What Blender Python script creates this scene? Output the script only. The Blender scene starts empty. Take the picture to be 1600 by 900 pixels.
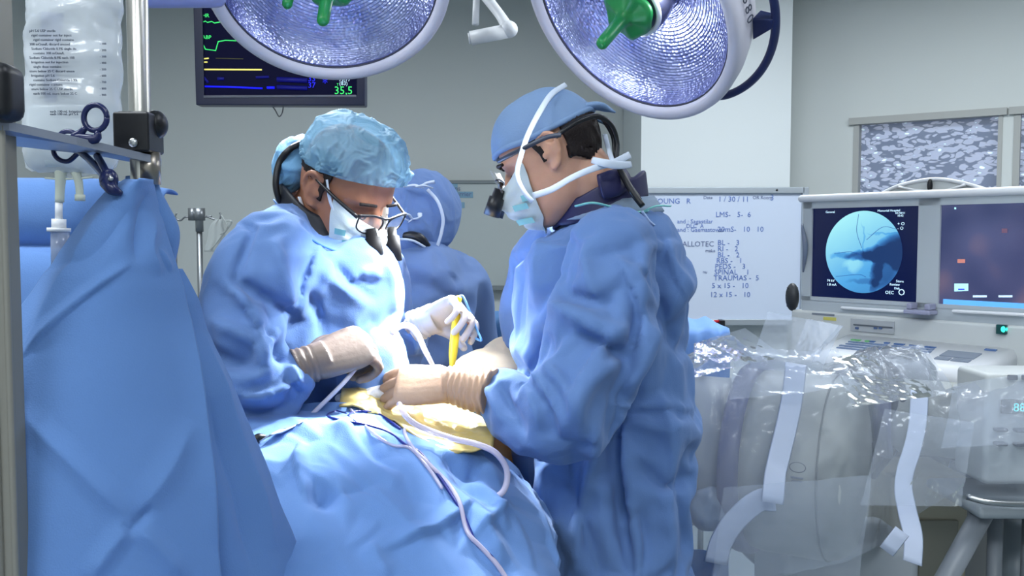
import bpy, math, random
import numpy as np
from mathutils import Vector, Matrix
S = bpy.context.scene
COL = S.collection
# ---------------------------------------------------------------- camera
FPX = 1400.0                      # focal length in pixels of the 1600 px wide frame
PITCH = math.atan(80 / FPX)
CAMZ = 1.42
cam = bpy.data.objects.new('camera', bpy.data.cameras.new('camera'))
COL.objects.link(cam)
cam.location = (0, 0, CAMZ)
cam.rotation_euler = (math.pi / 2 - PITCH, 0, 0)
cam.data.sensor_width = 36
cam.data.lens = FPX / 1600 * 36
cam.data.clip_start = 0.05
S.camera = cam
_fw = np.array([0, math.cos(PITCH), -math.sin(PITCH)])
_up = np.array([0, math.sin(PITCH), math.cos(PITCH)])
def P(px, py, Y):
    r = _fw * FPX + np.array([1.0, 0, 0]) * (px - 800) - _up * (py - 450)
    r = r * (Y / r[1])
    return np.array([r[0], r[1], r[2] + CAMZ])
def project(v):
    d = np.asarray(v) - np.array([0, 0, CAMZ])
    z = d @ _fw
    return np.stack([800 + FPX * d[:, 0] / z, 450 - FPX * (d @ _up) / z], 1)
# ---------------------------------------------------------------- world, view, lights
S.view_settings.view_transform = 'Standard'
S.view_settings.look = 'None'
S.view_settings.exposure = -0.08
S.view_settings.gamma = 1.0
S.view_settings.use_curve_mapping = False
S.cycles.use_denoising = True
S.cycles.max_bounces = 7
S.cycles.transparent_max_bounces = 12
S.cycles.sample_clamp_indirect = 6
W = bpy.data.worlds.new('World'); S.world = W; W.use_nodes = True
W.node_tree.nodes['Background'].inputs[0].default_value = (.75, .85, 1, 1)
W.node_tree.nodes['Background'].inputs[1].default_value = .1
def light(name, kind, loc, energy, color=(1, 1, 1), target=None, **kw):
    d = bpy.data.lights.new(name, kind); d.energy = energy; d.color = color
    for k, v in kw.items(): setattr(d, k, v)
    o = bpy.data.objects.new(name, d); COL.objects.link(o); o.location = loc
    if target is not None:
        o.rotation_euler = (Vector(target) - Vector(loc)).to_track_quat('-Z', 'Y').to_euler()
    return o
COOL = (.90, .96, 1.0)
# recessed ceiling fittings of the theatre, the last one added as frontal fill (their frames are built with the ceiling)
CEIL = 3.0
CEIL_LAMPS = [(-1.3, .9, 34), (1.3, .9, 32), (-1.6, 3.6, 36), (1.2, 3.6, 50), (2.6, 3.0, 34), (0.5, -1.0, 40), (-1.3, -1.0, 40)]
for x, y, e in CEIL_LAMPS:
    light('ceiling_lamp_light', 'AREA', (x, y, CEIL - .06), e, COOL, shape='RECTANGLE', size=1.15, size_y=.55)
FIELD = P(585, 575, 1.72)          # the point both operating lamps are aimed at
# ---------------------------------------------------------------- helpers
def link(o, parent=None):
    COL.objects.link(o)
    if parent is not None: o.parent = parent
    return o
def tag(o, label=None, cat=None, group=None, kind=None):
    if label: o['label'] = label
    if cat: o['category'] = cat
    if group: o['group'] = group
    if kind: o['kind'] = kind
    return o
def empty(name, loc=(0, 0, 0), label=None, cat=None, group=None):
    o = bpy.data.objects.new(name, None); COL.objects.link(o); o.location = loc
    o.empty_display_size = .05
    bpy.context.view_layer.update()
    return tag(o, label, cat, group)
def mesh_of(parts, name='m', smooth=True):
    vs, fs, n = [], [], 0
    for v, f in parts:
        v = np.asarray(v, float); vs.append(v)
        fs += [tuple(i + n for i in q) for q in f]; n += len(v)
    m = bpy.data.meshes.new(name)
    m.from_pydata(np.concatenate(vs).tolist(), [], fs); m.validate()
    import bmesh
    b = bmesh.new(); b.from_mesh(m); bmesh.ops.recalc_face_normals(b, faces=b.faces); b.to_mesh(m); b.free()
    if smooth: m.polygons.foreach_set('use_smooth', [True] * len(m.polygons))
    m.update(); return m
def obj(name, parts, mat, parent=None, smooth=True, bevel=0, angle=None, solid=0, subsurf=0):
    """parts: list of (verts, faces) in WORLD space; the object's origin is put under its middle"""
    m = parts if isinstance(parts, bpy.types.Mesh) else mesh_of(parts, name, smooth)
    m.name = name
    n = len(m.vertices); co = np.empty(n * 3); m.vertices.foreach_get('co', co); co = co.reshape(-1, 3)
    org = np.array([(co[:, 0].min() + co[:, 0].max()) / 2, (co[:, 1].min() + co[:, 1].max()) / 2, co[:, 2].min()])
    par = np.zeros(3)
    p = parent
    while p is not None: par = par + np.array(p.location); p = p.parent
    m.vertices.foreach_set('co', (co - org).ravel()); m.update()
    o = bpy.data.objects.new(name, m); link(o, parent); o.location = org - par
    if mat is not None: m.materials.append(mat)
    if bevel:
        b = o.modifiers.new('bevel', 'BEVEL'); b.width = bevel; b.segments = 3; b.limit_method = 'ANGLE'; b.angle_limit = .6
        m.polygons.foreach_set('use_smooth', [True] * len(m.polygons))
        w = o.modifiers.new('wn', 'WEIGHTED_NORMAL'); w.keep_sharp = False
    if solid:
        s = o.modifiers.new('solid', 'SOLIDIFY'); s.thickness = solid; s.offset = 0
    if subsurf:
        s = o.modifiers.new('sub', 'SUBSURF'); s.levels = s.render_levels = subsurf
    if angle is not None:
        try: m.shade_smooth_by_angle = None
        except Exception: pass
    return o
# frames: R is 3x3 with columns = local axes
def basis(fwd, up=(0, 0, 1)):
    f = np.array(fwd, float); f /= np.linalg.norm(f)
    u = np.array(up, float); l = np.cross(u, f); l /= np.linalg.norm(l); u = np.cross(f, l)
    return np.stack([f, l, u], 1)
def xf(part, R=None, t=(0, 0, 0)):
    v, f = part; v = np.asarray(v, float)
    if R is not None: v = v @ np.asarray(R).T
    return v + np.asarray(t), f
def xfs(parts, R=None, t=(0, 0, 0)): return [xf(p, R, t) for p in parts]
def box(c, s, R=None):
    x, y, z = np.array(s) / 2
    v = np.array([[-x, -y, -z], [x, -y, -z], [x, y, -z], [-x, y, -z], [-x, -y, z], [x, -y, z], [x, y, z], [-x, y, z]])
    if R is not None: v = v @ np.asarray(R).T
    return v + np.array(c), [(0, 3, 2, 1), (4, 5, 6, 7), (0, 1, 5, 4), (1, 2, 6, 5), (2, 3, 7, 6), (3, 0, 4, 7)]
def grid_faces(nr, nc, closed):
    fs = []
    for i in range(nr - 1):
        for j in range(nc if closed else nc - 1):
            k = (j + 1) % nc
            fs.append((i * nc + j, i * nc + k, (i + 1) * nc + k, (i + 1) * nc + j))
    return fs
def loft(rings, cap=True):
    rings = [np.asarray(r, float) for r in rings]; n = len(rings[0])
    v = np.concatenate(rings); f = grid_faces(len(rings), n, True)
    if cap:
        f.append(tuple(range(n))[::-1]); f.append(tuple(range((len(rings) - 1) * n, len(rings) * n)))
    return v, f
def sheet(g):
    g = np.asarray(g, float); nr, nc = g.shape[:2]
    return g.reshape(-1, 3), grid_faces(nr, nc, False)
def catmull(pts, k=8):
    p = np.asarray(pts, float)
    if len(p) < 3: k2 = max(2, k); t = np.linspace(0, 1, k2)[:, None]; return p[0] * (1 - t) + p[-1] * t
    q = np.concatenate([[2 * p[0] - p[1]], p, [2 * p[-1] - p[-2]]]); out = []
    for i in range(len(p) - 1):
        a, b, c, d = q[i], q[i + 1], q[i + 2], q[i + 3]
        for t in np.linspace(0, 1, k, endpoint=False):
            out.append(.5 * (2 * b + (c - a) * t + (2 * a - 5 * b + 4 * c - d) * t * t + (3 * b - a - 3 * c + d) * t ** 3))
    out.append(p[-1]); return np.array(out)
def tube(pts, rad, n=12, k=6, flat=None, up=(0, 0, 1), cap=True, round_ends=False):
    """smooth tube through pts; rad scalar or per point; flat = second radius factor along the 'up' side"""
    p = np.asarray(pts, float)
    r = np.full(len(p), rad, float) if np.isscalar(rad) else np.asarray(rad, float)
    q = catmull(np.concatenate([p, r[:, None]], 1), k) if k > 1 else np.concatenate([p, r[:, None]], 1)
    p, r = q[:, :3], np.maximum(q[:, 3], 1e-4)
    if round_ends:
        d0 = p[0] - p[1]; d0 /= np.linalg.norm(d0); d1 = p[-1] - p[-2]; d1 /= np.linalg.norm(d1)
        a = [p[0] + d0 * r[0] * s for s in (.95, .7, .35)]; b = [p[-1] + d1 * r[-1] * s for s in (.35, .7, .95)]
        ra = [r[0] * s for s in (.3, .7, .93)]; rb = [r[-1] * s for s in (.93, .7, .3)]
        p = np.concatenate([a, p, b]); r = np.concatenate([ra, r, rb])
    t = np.gradient(p, axis=0); t /= np.linalg.norm(t, axis=1)[:, None] + 1e-12
    u = np.array(up, float); rings = []; a = np.linspace(0, 2 * np.pi, n, endpoint=False)
    prev = None
    for i in range(len(p)):
        if prev is None or flat is not None:
            uu = u - t[i] * (u @ t[i])
            if np.linalg.norm(uu) < .15: uu = np.array([1.0, 0.01, 0]) - t[i] * t[i][0] if prev is None else prev - t[i] * (prev @ t[i])
        else: uu = prev - t[i] * (prev @ t[i])
        uu /= np.linalg.norm(uu); prev = uu; w = np.cross(t[i], uu)
        fl = 1 if flat is None else flat
        rings.append(p[i] + r[i] * (np.cos(a)[:, None] * w + fl * np.sin(a)[:, None] * uu))
    return loft(rings, cap)
def cyl(a, b, r0, r1=None, n=32):
    a, b = np.asarray(a, float), np.asarray(b, float); r1 = r0 if r1 is None else r1
    return tube([a, b], [r0, r1], n=n, k=2)
def lathe(prof, c=(0, 0, 0), R=None, n=48, cap=True):
    """prof: (r, z) list about local z"""
    a = np.linspace(0, 2 * np.pi, n, endpoint=False)
    rings = [np.stack([r * np.cos(a), r * np.sin(a), np.full(n, z)], 1) for r, z in prof]
    return xf(loft(rings, cap), R, c)
def ellipsoid(c, r, R=None, nu=24, nv=16):
    a = np.linspace(0, 2 * np.pi, nu, endpoint=False); rings = []
    for e in np.linspace(-np.pi / 2 + .06, np.pi / 2 - .06, nv):
        rings.append(np.stack([r[0] * np.cos(e) * np.cos(a), r[1] * np.cos(e) * np.sin(a), np.full(nu, r[2] * np.sin(e))], 1))
    return xf(loft(rings), R, c)
def torus(c, R0, r, Rm=None, n=48, m=10):
    a = np.linspace(0, 2 * np.pi, n, endpoint=False); b = np.linspace(0, 2 * np.pi, m, endpoint=False)
    v = np.array([[(R0 + r * np.cos(y)) * np.cos(x), (R0 + r * np.cos(y)) * np.sin(x), r * np.sin(y)] for x in a for y in b])
    f = [(i * m + j, i * m + (j + 1) % m, ((i + 1) % n) * m + (j + 1) % m, ((i + 1) % n) * m + j) for i in range(n) for j in range(m)]
    return xf((v, f), Rm, c)
# ---------------------------------------------------------------- noise
_rng = np.random.RandomState(7)
_perm = _rng.permutation(256); _perm = np.concatenate([_perm, _perm, _perm])
_grad = _rng.normal(size=(256, 3)); _grad /= np.linalg.norm(_grad, axis=1)[:, None]
def perlin(p):
    p = np.asarray(p, float); i = np.floor(p).astype(int); f = p - i; i = i & 255
    u = f * f * f * (f * (f * 6 - 15) + 10); out = 0
    for dx in (0, 1):
        for dy in (0, 1):
            for dz in (0, 1):
                h = _perm[_perm[_perm[(i[:, 0] + dx) & 255] + ((i[:, 1] + dy) & 255)] + ((i[:, 2] + dz) & 255)]
                g = np.einsum('ij,ij->i', _grad[h], f - np.array([dx, dy, dz]))
                w = (u[:, 0] if dx else 1 - u[:, 0]) * (u[:, 1] if dy else 1 - u[:, 1]) * (u[:, 2] if dz else 1 - u[:, 2])
                out = out + w * g
    return out * 1.6
def ridged(p, s, seed=0):
    return 1 - 2 * np.abs(perlin(np.asarray(p) * s + seed * 17.3))
def crumple(p, seed, waves, lo, hi, warp=.35):
    """folded-paper relief: triangle waves in random directions, bent by a slow noise"""
    r = np.random.RandomState(seed); p = np.asarray(p, float); h = np.zeros(len(p))
    w1 = perlin(p * 4 + seed * 3.1); w2 = perlin(p * 4 + seed * 5.7 + 9)
    tot = 0
    for k in range(waves):
        d = r.normal(size=3); d /= np.linalg.norm(d); L = lo * (hi / lo) ** r.rand(); d2 = r.normal(size=3) * .5
        ph = p @ d / L + warp * (w1 * 2 + w2 * (p @ d2)) + r.rand() * 9
        tri = 2 * np.abs(ph - np.floor(ph + .5)); m = .5 + .5 * np.tanh(4 * perlin(p * 3.5 + k * 7.7 + seed))
        h += tri * L * m; tot += L
    return h / tot - .4
def facets(p, seed, n, lo, hi, warp=.25):
    """crisp pleats: the highest of several bent triangle waves, so planes meet in sharp creases"""
    r = np.random.RandomState(seed); p = np.asarray(p, float); best = np.full(len(p), -9.0)
    w = [perlin(p * 3 + seed * 1.7 + 11 * i) for i in range(3)]
    for k in range(n):
        d = r.normal(size=3); d /= np.linalg.norm(d); L = lo * (hi / lo) ** r.rand(); q = r.normal(size=3)
        ph = p @ d / L + warp * (q[0] * w[0] + q[1] * w[1] + q[2] * w[2]) * 2 + r.rand() * 9
        tri = 2 * np.abs(ph - np.floor(ph + .5)); m = perlin(p * 4 + k * 5.1 + seed)
        best = np.maximum(best, (tri - .75) * L / hi + .35 * m)
    return best
# ---------------------------------------------------------------- sculpting on merged meshes
def merged(parts, voxel, smooth=6, name='m'):
    m = mesh_of(parts, name); o = bpy.data.objects.new('t', m); COL.objects.link(o)
    r = o.modifiers.new('r', 'REMESH'); r.mode = 'VOXEL'; r.voxel_size = voxel
    if smooth: s = o.modifiers.new('s', 'SMOOTH'); s.factor = .5; s.iterations = smooth
    dg = bpy.context.evaluated_depsgraph_get(); dg.update()
    e = bpy.data.meshes.new_from_object(o.evaluated_get(dg))
    bpy.data.objects.remove(o); e.name = name
    e.polygons.foreach_set('use_smooth', [True] * len(e.polygons)); return e
def getv(m):
    a = np.empty(len(m.vertices) * 3); m.vertices.foreach_get('co', a); return a.reshape(-1, 3)
def getn(m):
    a = np.empty(len(m.vertices) * 3); m.vertex_normals.foreach_get('vector', a); return a.reshape(-1, 3)
def setv(m, v): m.vertices.foreach_set('co', np.asarray(v).ravel()); m.update()
def stroke_disp(px, strokes):
    """folds: each (kind, amp_mm, width_px, [(x,y)...]); 'r' ridge, 'v' valley, 's' overlap step (high on the left-hand side of travel)"""
    h = np.zeros(len(px))
    for kind, amp, wid, pts in strokes:
        q = catmull(np.array(pts, float), 5) if len(pts) > 2 else np.linspace(pts[0], pts[-1], 3)
        a, b = q[:-1], q[1:]; d = b - a; L = np.linalg.norm(d, axis=1); cum = np.concatenate([[0], np.cumsum(L)])
        lo, hi = q.min(0) - wid * 3, q.max(0) + wid * 3
        idx = np.nonzero(((px > lo) & (px < hi)).all(1))[0]
        if not len(idx): continue
        pp = px[idx]; best = np.full(len(idx), 1e9); sg = np.zeros(len(idx)); tt = np.zeros(len(idx))
        for i in range(len(a)):
            w = pp - a[i]; t = np.clip((w @ d[i]) / (L[i] ** 2 + 1e-9), 0, 1)
            e = w - t[:, None] * d[i]; dist = np.linalg.norm(e, axis=1)
            s = d[i][0] * w[:, 1] - d[i][1] * w[:, 0]
            k = dist < best; best[k] = dist[k]; sg[k] = np.sign(s[k]); tt[k] = ((cum[i] + t * L[i]) / cum[-1])[k]
        taper = np.clip(np.minimum(tt, 1 - tt) * 4, 0, 1) ** .7
        s = best / wid; A = amp * .001
        if kind == 'r': g = np.maximum(0, 1 - s * .8) ** 1.7
        elif kind == 'v': g = -np.maximum(0, 1 - s * .8) ** 1.7
        elif kind == 'g': g = np.exp(-s * s * 2)
        else: g = np.where(sg < 0, np.maximum(0, 1 - s) ** 1.3, np.maximum(0, 1 - s * 5))
        h[idx] += A * taper * g
    return h
def sculpt(m, strokes=(), crumples=(), sheet_=False, floor=-.03):
    v, n = getv(m), getn(m); px = project(v)
    h = np.zeros(len(v))
    if sheet_:                          # open cloth: work on the side that faces the room's middle
        view = np.array([0, 0, CAMZ]) - v; n = n * np.where((n * view).sum(1) < 0, -1, 1)[:, None]
    for c in crumples: h += c[4] * (facets if len(c) > 5 else crumple)(v, *c[:4])
    if strokes:
        view = np.array([0, 0, CAMZ]) - v; view /= np.linalg.norm(view, axis=1)[:, None]
        h += 1.35 * stroke_disp(px, strokes) * np.clip((n * view).sum(1) * 2 + .2, 0, 1)
    h = np.maximum(h, floor)
    setv(m, v + n * h[:, None]); return m
def buckle(m, pins=(), shrink=-.075, pin=.17, bend=2.2, frames=20, grav=.04):
    """let the cloth solver fold a garment: slightly too much cloth, softly held to its cut, firmly at the pins (point, radius)"""
    v = getv(m); v0 = v.copy(); w = np.full(len(v), pin)
    for c, r in pins: w = np.maximum(w, np.clip(1.6 - np.linalg.norm(v - c, axis=1) / r, 0, 1))
    o = bpy.data.objects.new('t', m); COL.objects.link(o); g = o.vertex_groups.new(name='pin')
    for i, x in enumerate(w): g.add([i], float(x), 'REPLACE')
    c = o.modifiers.new('c', 'CLOTH'); s = c.settings
    s.quality = 5; s.mass = .15; s.tension_stiffness = s.compression_stiffness = 15; s.shear_stiffness = 5; s.bending_stiffness = bend
    s.vertex_group_mass = 'pin'; s.pin_stiffness = 1.0; s.shrink_min = shrink; s.effector_weights.gravity = grav
    c.collision_settings.use_collision = False; c.collision_settings.use_self_collision = False
    c.point_cache.frame_start = 1; c.point_cache.frame_end = frames + 1
    for f in range(1, frames + 1): S.frame_set(f)
    b = o.modifiers.new('s', 'SUBSURF'); b.levels = b.render_levels = 1
    e = bpy.data.meshes.new_from_object(o.evaluated_get(bpy.context.evaluated_depsgraph_get())); bpy.data.objects.remove(o); S.frame_set(1)
    e.polygons.foreach_set('use_smooth', [True] * len(e.polygons)); return e
def surface_of(o):
    from mathutils.bvhtree import BVHTree
    m = o.data; off = np.zeros(3); q = o
    while q is not None: off = off + np.array(q.location); q = q.parent
    v = getv(m) + off; t = BVHTree.FromPolygons(v.tolist(), [tuple(p.vertices) for p in m.polygons])
    def hit(px, py, lift=.004, fall=None):
        a = P(px, py, 1.0) - np.array([0, 0, CAMZ]); a /= np.linalg.norm(a)
        loc, nor, i, d = t.ray_cast(Vector((0, 0, CAMZ)), Vector(a))
        if loc is None: return P(px, py, fall) if fall else None
        return np.array(loc) - a * lift
    return hit
# ---------------------------------------------------------------- materials
def srgb(r, g, b):
    f = lambda c: (c / 255 / 12.92) if c <= 10 else ((c / 255 + .055) / 1.055) ** 2.4
    return (f(r), f(g), f(b), 1)
MATS = {}
def mat(name, col, rough=.5, metal=0, bump=0, bscale=200, var=0, vscale=5, emit=0, ecol=None, alpha=1, trans=0, sss=0, spec=.5, sheen=0, ior=1.45, coat=0, thin=0):
    if name in MATS: return MATS[name]
    m = bpy.data.materials.new(name); m.use_nodes = True; nt = m.node_tree; b = nt.nodes['Principled BSDF']
    c = srgb(*col) if max(col) > 1.001 else (*col, 1)
    b.inputs['Base Color'].default_value = c; b.inputs['Roughness'].default_value = rough
    b.inputs['Metallic'].default_value = metal; b.inputs['Specular IOR Level'].default_value = spec
    b.inputs['IOR'].default_value = ior
    if coat: b.inputs['Coat Weight'].default_value = coat; b.inputs['Coat Roughness'].default_value = .1
    if sheen: b.inputs['Sheen Weight'].default_value = sheen
    if trans: b.inputs['Transmission Weight'].default_value = trans
    if alpha < 1: b.inputs['Alpha'].default_value = alpha
    if sss:
        b.inputs['Subsurface Weight'].default_value = sss; b.inputs['Subsurface Radius'].default_value = (.9, .45, .3); b.inputs['Subsurface Scale'].default_value = .008
    if emit:
        b.inputs['Emission Color'].default_value = srgb(*(ecol or col)); b.inputs['Emission Strength'].default_value = emit
    tc = nt.nodes.new('ShaderNodeTexCoord')
    if var:
        n = nt.nodes.new('ShaderNodeTexNoise'); n.inputs['Scale'].default_value = vscale; n.inputs['Detail'].default_value = 4
        nt.links.new(tc.outputs['Object'], n.inputs['Vector'])
        mx = nt.nodes.new('ShaderNodeMix'); mx.data_type = 'RGBA'
        mx.inputs[6].default_value = tuple(x * (1 - var) for x in c[:3]) + (1,); mx.inputs[7].default_value = tuple(min(1, x * (1 + var)) for x in c[:3]) + (1,)
        nt.links.new(n.outputs['Fac'], mx.inputs[0]); nt.links.new(mx.outputs[2], b.inputs['Base Color'])
    if bump:
        n = nt.nodes.new('ShaderNodeTexNoise'); n.inputs['Scale'].default_value = bscale; n.inputs['Detail'].default_value = 3
        nt.links.new(tc.outputs['Object'], n.inputs['Vector'])
        bp = nt.nodes.new('ShaderNodeBump'); bp.inputs['Strength'].default_value = bump; bp.inputs['Distance'].default_value = .002
        nt.links.new(n.outputs['Fac'], bp.inputs['Height']); nt.links.new(bp.outputs[0], b.inputs['Normal'])
    if thin:
        tr = nt.nodes.new('ShaderNodeBsdfTranslucent'); tr.inputs[0].default_value = c
        ms = nt.nodes.new('ShaderNodeMixShader'); ms.inputs[0].default_value = thin
        out = nt.nodes['Material Output']
        nt.links.new(b.outputs[0], ms.inputs[1]); nt.links.new(tr.outputs[0], ms.inputs[2]); nt.links.new(ms.outputs[0], out.inputs['Surface'])
    MATS[name] = m; return m
GOWN = mat('gown_blue', (99, 130, 182), .85, bump=.25, bscale=420, var=.07, vscale=9, sheen=.1, spec=.2)
DRAPE = mat('drape_blue', (100, 137, 194), .88, bump=.25, bscale=500, var=.05, vscale=7, sheen=.1, spec=.15)
for m_ in (GOWN, DRAPE):        # crisp crinkles of non-woven cloth
    nt = m_.node_tree; b_ = [n for n in nt.nodes if n.type == 'BUMP'][0]; tc = [n for n in nt.nodes if n.type == 'TEX_COORD'][0]
    nz = nt.nodes.new('ShaderNodeTexNoise'); nz.noise_type = 'RIDGED_MULTIFRACTAL'; nz.inputs['Scale'].default_value = 5.5; nz.inputs['Detail'].default_value = 3; nz.inputs['Roughness'].default_value = .45; nz.inputs['Distortion'].default_value = .25
    nt.links.new(tc.outputs['Object'], nz.inputs[0]); b2 = nt.nodes.new('ShaderNodeBump'); b2.inputs['Strength'].default_value = .5; b2.inputs['Distance'].default_value = .012 if m_ is GOWN else .006
    nt.links.new(nz.outputs[0], b2.inputs['Height']); nt.links.new(b2.outputs[0], b_.inputs['Normal'])
DKBLUE = mat('dark_blue_rubber', (26, 38, 92), .35, spec=.5)
BLACK = mat('black_plastic', (18, 19, 24), .38)
CASE = mat('cream_plastic', (196, 200, 200), .42, bump=.05, bscale=300)
STEEL = mat('brushed_steel', (176, 178, 180), .28, metal=1, bump=.1, bscale=300)
WHITE = mat('white_paint', (226, 228, 232), .4)
SKIN = mat('skin', (206, 158, 132), .5, var=.12, vscale=30, bump=.15, bscale=300, sss=.25)
def text(name, s, loc, size, material, R, parent=None, depth=.0004, align='LEFT', kind=None):
    c = bpy.data.curves.new(name, 'FONT'); c.body = s; c.size = size; c.align_x = align; c.extrude = depth; c.resolution_u = 2
    o = bpy.data.objects.new(name, c); COL.objects.link(o)
    M = Matrix([list(R[i]) + [0] for i in range(3)] + [[0, 0, 0, 1]]); M.translation = Vector(loc)
    dg = bpy.context.evaluated_depsgraph_get()
    me = bpy.data.meshes.new_from_object(o.evaluated_get(dg)); bpy.data.objects.remove(o)
    me.transform(M); me.materials.clear()
    return obj(name, me, material, parent)
# ================================================================ the room
WALL = mat('wall_paint', (196, 201, 200), .75, bump=.08, bscale=150, var=.03, vscale=1.5)
WALLB = mat('column_paint', (206, 212, 214), .7, bump=.08, bscale=150)
FLOORM = mat('vinyl_floor', (120, 132, 140), .35, var=.08, vscale=20)
CEILM = mat('ceiling_tile', (205, 208, 205), .8)
X0, X1, Y0, Y1 = -3.0, 4.4, -2.2, 6.05
def st(name, parts, m): return tag(obj(name, parts, m, smooth=False), kind='structure')
st('floor', [box((.7, 1.95, -.05), (7.6, 8.5, .1))], FLOORM)
st('ceiling', [box((.7, 1.95, CEIL + .05), (7.6, 8.5, .1))], CEILM)
st('wall_back', [box(((X0 + 1.7) / 2, Y1 + .05, CEIL / 2), (1.7 - X0, .1, CEIL))], WALL)
st('wall_left', [box((X0 - .05, 1.95, CEIL / 2), (.1, 8.3, CEIL))], WALL)
st('wall_right', [box((X1 + .05, .9, CEIL / 2), (.1, 6.3, CEIL))], WALL)
st('wall_front', [box((.7, Y0 - .05, CEIL / 2), (7.4, .1, CEIL))], WALL)
st('trim_3', [box((-.75, Y1 - .008, .05), (4.5, .016, .1))], mat('skirting', (150, 155, 158), .5))
st('wall_column', [box((1.174, 5.62, CEIL / 2), (.86, .84, CEIL))], WALLB)
# slanting wall with the two patterned panes, built around its openings
wA = np.array([1.55, 5.705, 0.]); wu = np.array([.67, -.44, 0]); wu /= np.linalg.norm(wu); wn = np.array([wu[1], -wu[0], 0])
RW = np.stack([wu, -wn, [0, 0, 1]], 1)
def wall_a(px):                         # distance along the slanting wall of a picture column
    k = px - 800; return (k * wA[1] - FPX * wA[0]) / (FPX * wu[0] - k * wu[1])
def wq(a0, a1, z0, z1, d0=0, d1=-.12):
    return box(wA + wu * (a0 + a1) / 2 + wn * (d0 + d1) / 2 + np.array([0, 0, (z0 + z1) / 2]), (a1 - a0, abs(d1 - d0), z1 - z0), RW)
a1, a2, a3, a4 = wall_a(1335), wall_a(1557), wall_a(1584), wall_a(1584) + (wall_a(1557) - wall_a(1335))
zt, zb = 2.09, 1.28
st('wall_slant', [wq(0, a1, 0, CEIL), wq(a2, a3, zb, zt), wq(a4, a4 + .45, 0, CEIL), wq(a1, a4, 0, zb), wq(a1, a4, zt, CEIL)], WALL)
FRM = mat('window_trim', (158, 160, 158), .5)
glass = mat('patterned_glass', (168, 176, 196), .12, spec=.7)
nt = glass.node_tree; pb = nt.nodes['Principled BSDF']; tc = [n for n in nt.nodes if n.type == 'TEX_COORD'][0]
mp = nt.nodes.new('ShaderNodeMapping'); nt.links.new(tc.outputs['Object'], mp.inputs[0]); mp.inputs['Rotation'].default_value = (0, .5, .4); mp.inputs['Scale'].default_value = (1, 1, 2.1)
nz = nt.nodes.new('ShaderNodeTexNoise'); nz.inputs['Scale'].default_value = 7; nz.inputs['Detail'].default_value = 2
nt.links.new(mp.outputs[0], nz.inputs[0])
va = nt.nodes.new('ShaderNodeVectorMath'); va.operation = 'MULTIPLY_ADD'; va.inputs[1].default_value = (.12, .12, .12)
nt.links.new(nz.outputs['Color'], va.inputs[0]); nt.links.new(mp.outputs[0], va.inputs[2])
vo = nt.nodes.new('ShaderNodeTexVoronoi'); vo.inputs['Scale'].default_value = 20; nt.links.new(va.outputs[0], vo.inputs['Vector'])
cr = nt.nodes.new('ShaderNodeValToRGB'); e = cr.color_ramp.elements
e[0].position = 0; e[0].color = (1, 1, 1, 1); e[1].position = .34; e[1].color = (.30, .35, .47, 1)
x = cr.color_ramp.elements.new(.25); x.color = (.62, .8, .9, 1)
x = cr.color_ramp.elements.new(.85); x.color = (.33, .37, .48, 1); x = cr.color_ramp.elements.new(.97); x.color = (.12, .15, .22, 1)
# only some cells are bright flecks
sp = nt.nodes.new('ShaderNodeSeparateColor'); nt.links.new(vo.outputs['Color'], sp.inputs[0])
ma = nt.nodes.new('ShaderNodeMath'); ma.operation = 'MULTIPLY_ADD'; ma.inputs[1].default_value = .62
nt.links.new(sp.outputs[0], ma.inputs[0]); nt.links.new(vo.outputs['Distance'], ma.inputs[2]); nt.links.new(ma.outputs[0], cr.inputs[0])
nt.links.new(cr.outputs[0], pb.inputs['Base Color']); nt.links.new(cr.outputs[0], pb.inputs['Emission Color']); pb.inputs['Emission Strength'].default_value = .55  # glow stands in for light coming through the panes from behind
for k, (l, r) in enumerate([(a1, a2), (a3, a4)]):
    w = st('window_%d' % (k + 1), [wq(l, r, zb, zt, -.06, -.068)], glass)
    obj('window_frame', [wq(l - .045, r + .03, zt - .005, zt + .035, .022, -.05), wq(l - .02, l + .012, zb, zt, .006, -.06), wq(r - .012, r + .01, zb, zt, .006, -.06), wq(l - .03, r + .03, zb - .03, zb, .02, -.06)], FRM, w, smooth=False)
LAMPG = mat('ceiling_diffuser', (255, 255, 255), .5, emit=2.0, ecol=(225, 240, 255))
for i, (x, y, e_) in enumerate(CEIL_LAMPS):
    t = obj('ceiling_light', [box((x, y, CEIL - .02), (1.26, .04, .04)), box((x, y + .3, CEIL - .02), (1.26, .03, .04)), box((x, y - .3, CEIL - .02), (1.26, .03, .04)), box((x + .615, y, CEIL - .02), (.03, .6, .04)), box((x - .615, y, CEIL - .02), (.03, .6, .04))], WHITE, smooth=False)
    tag(t, 'recessed rectangular ceiling light fitting, out of the frame overhead', 'ceiling light', 'ceiling lights out of the frame')
    obj('diffuser', [box((x, y, CEIL - .008), (1.2, .58, .01))], LAMPG, t, smooth=False)

# ================================================================ boards on the wall
BOARD = mat('whiteboard_face', (192, 203, 222), .22, spec=.5)
ALU = mat('aluminium_trim', (170, 178, 186), .38, metal=.5)
INK = mat('blue_marker_ink', (92, 118, 182), .5)
INK2 = mat('dark_marker_ink', (98, 110, 146), .5)
RB = np.stack([[1, 0, 0], [0, 0, 1], [0, -1, 0]], 1)       # text lying on a wall that faces the camera
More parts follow.
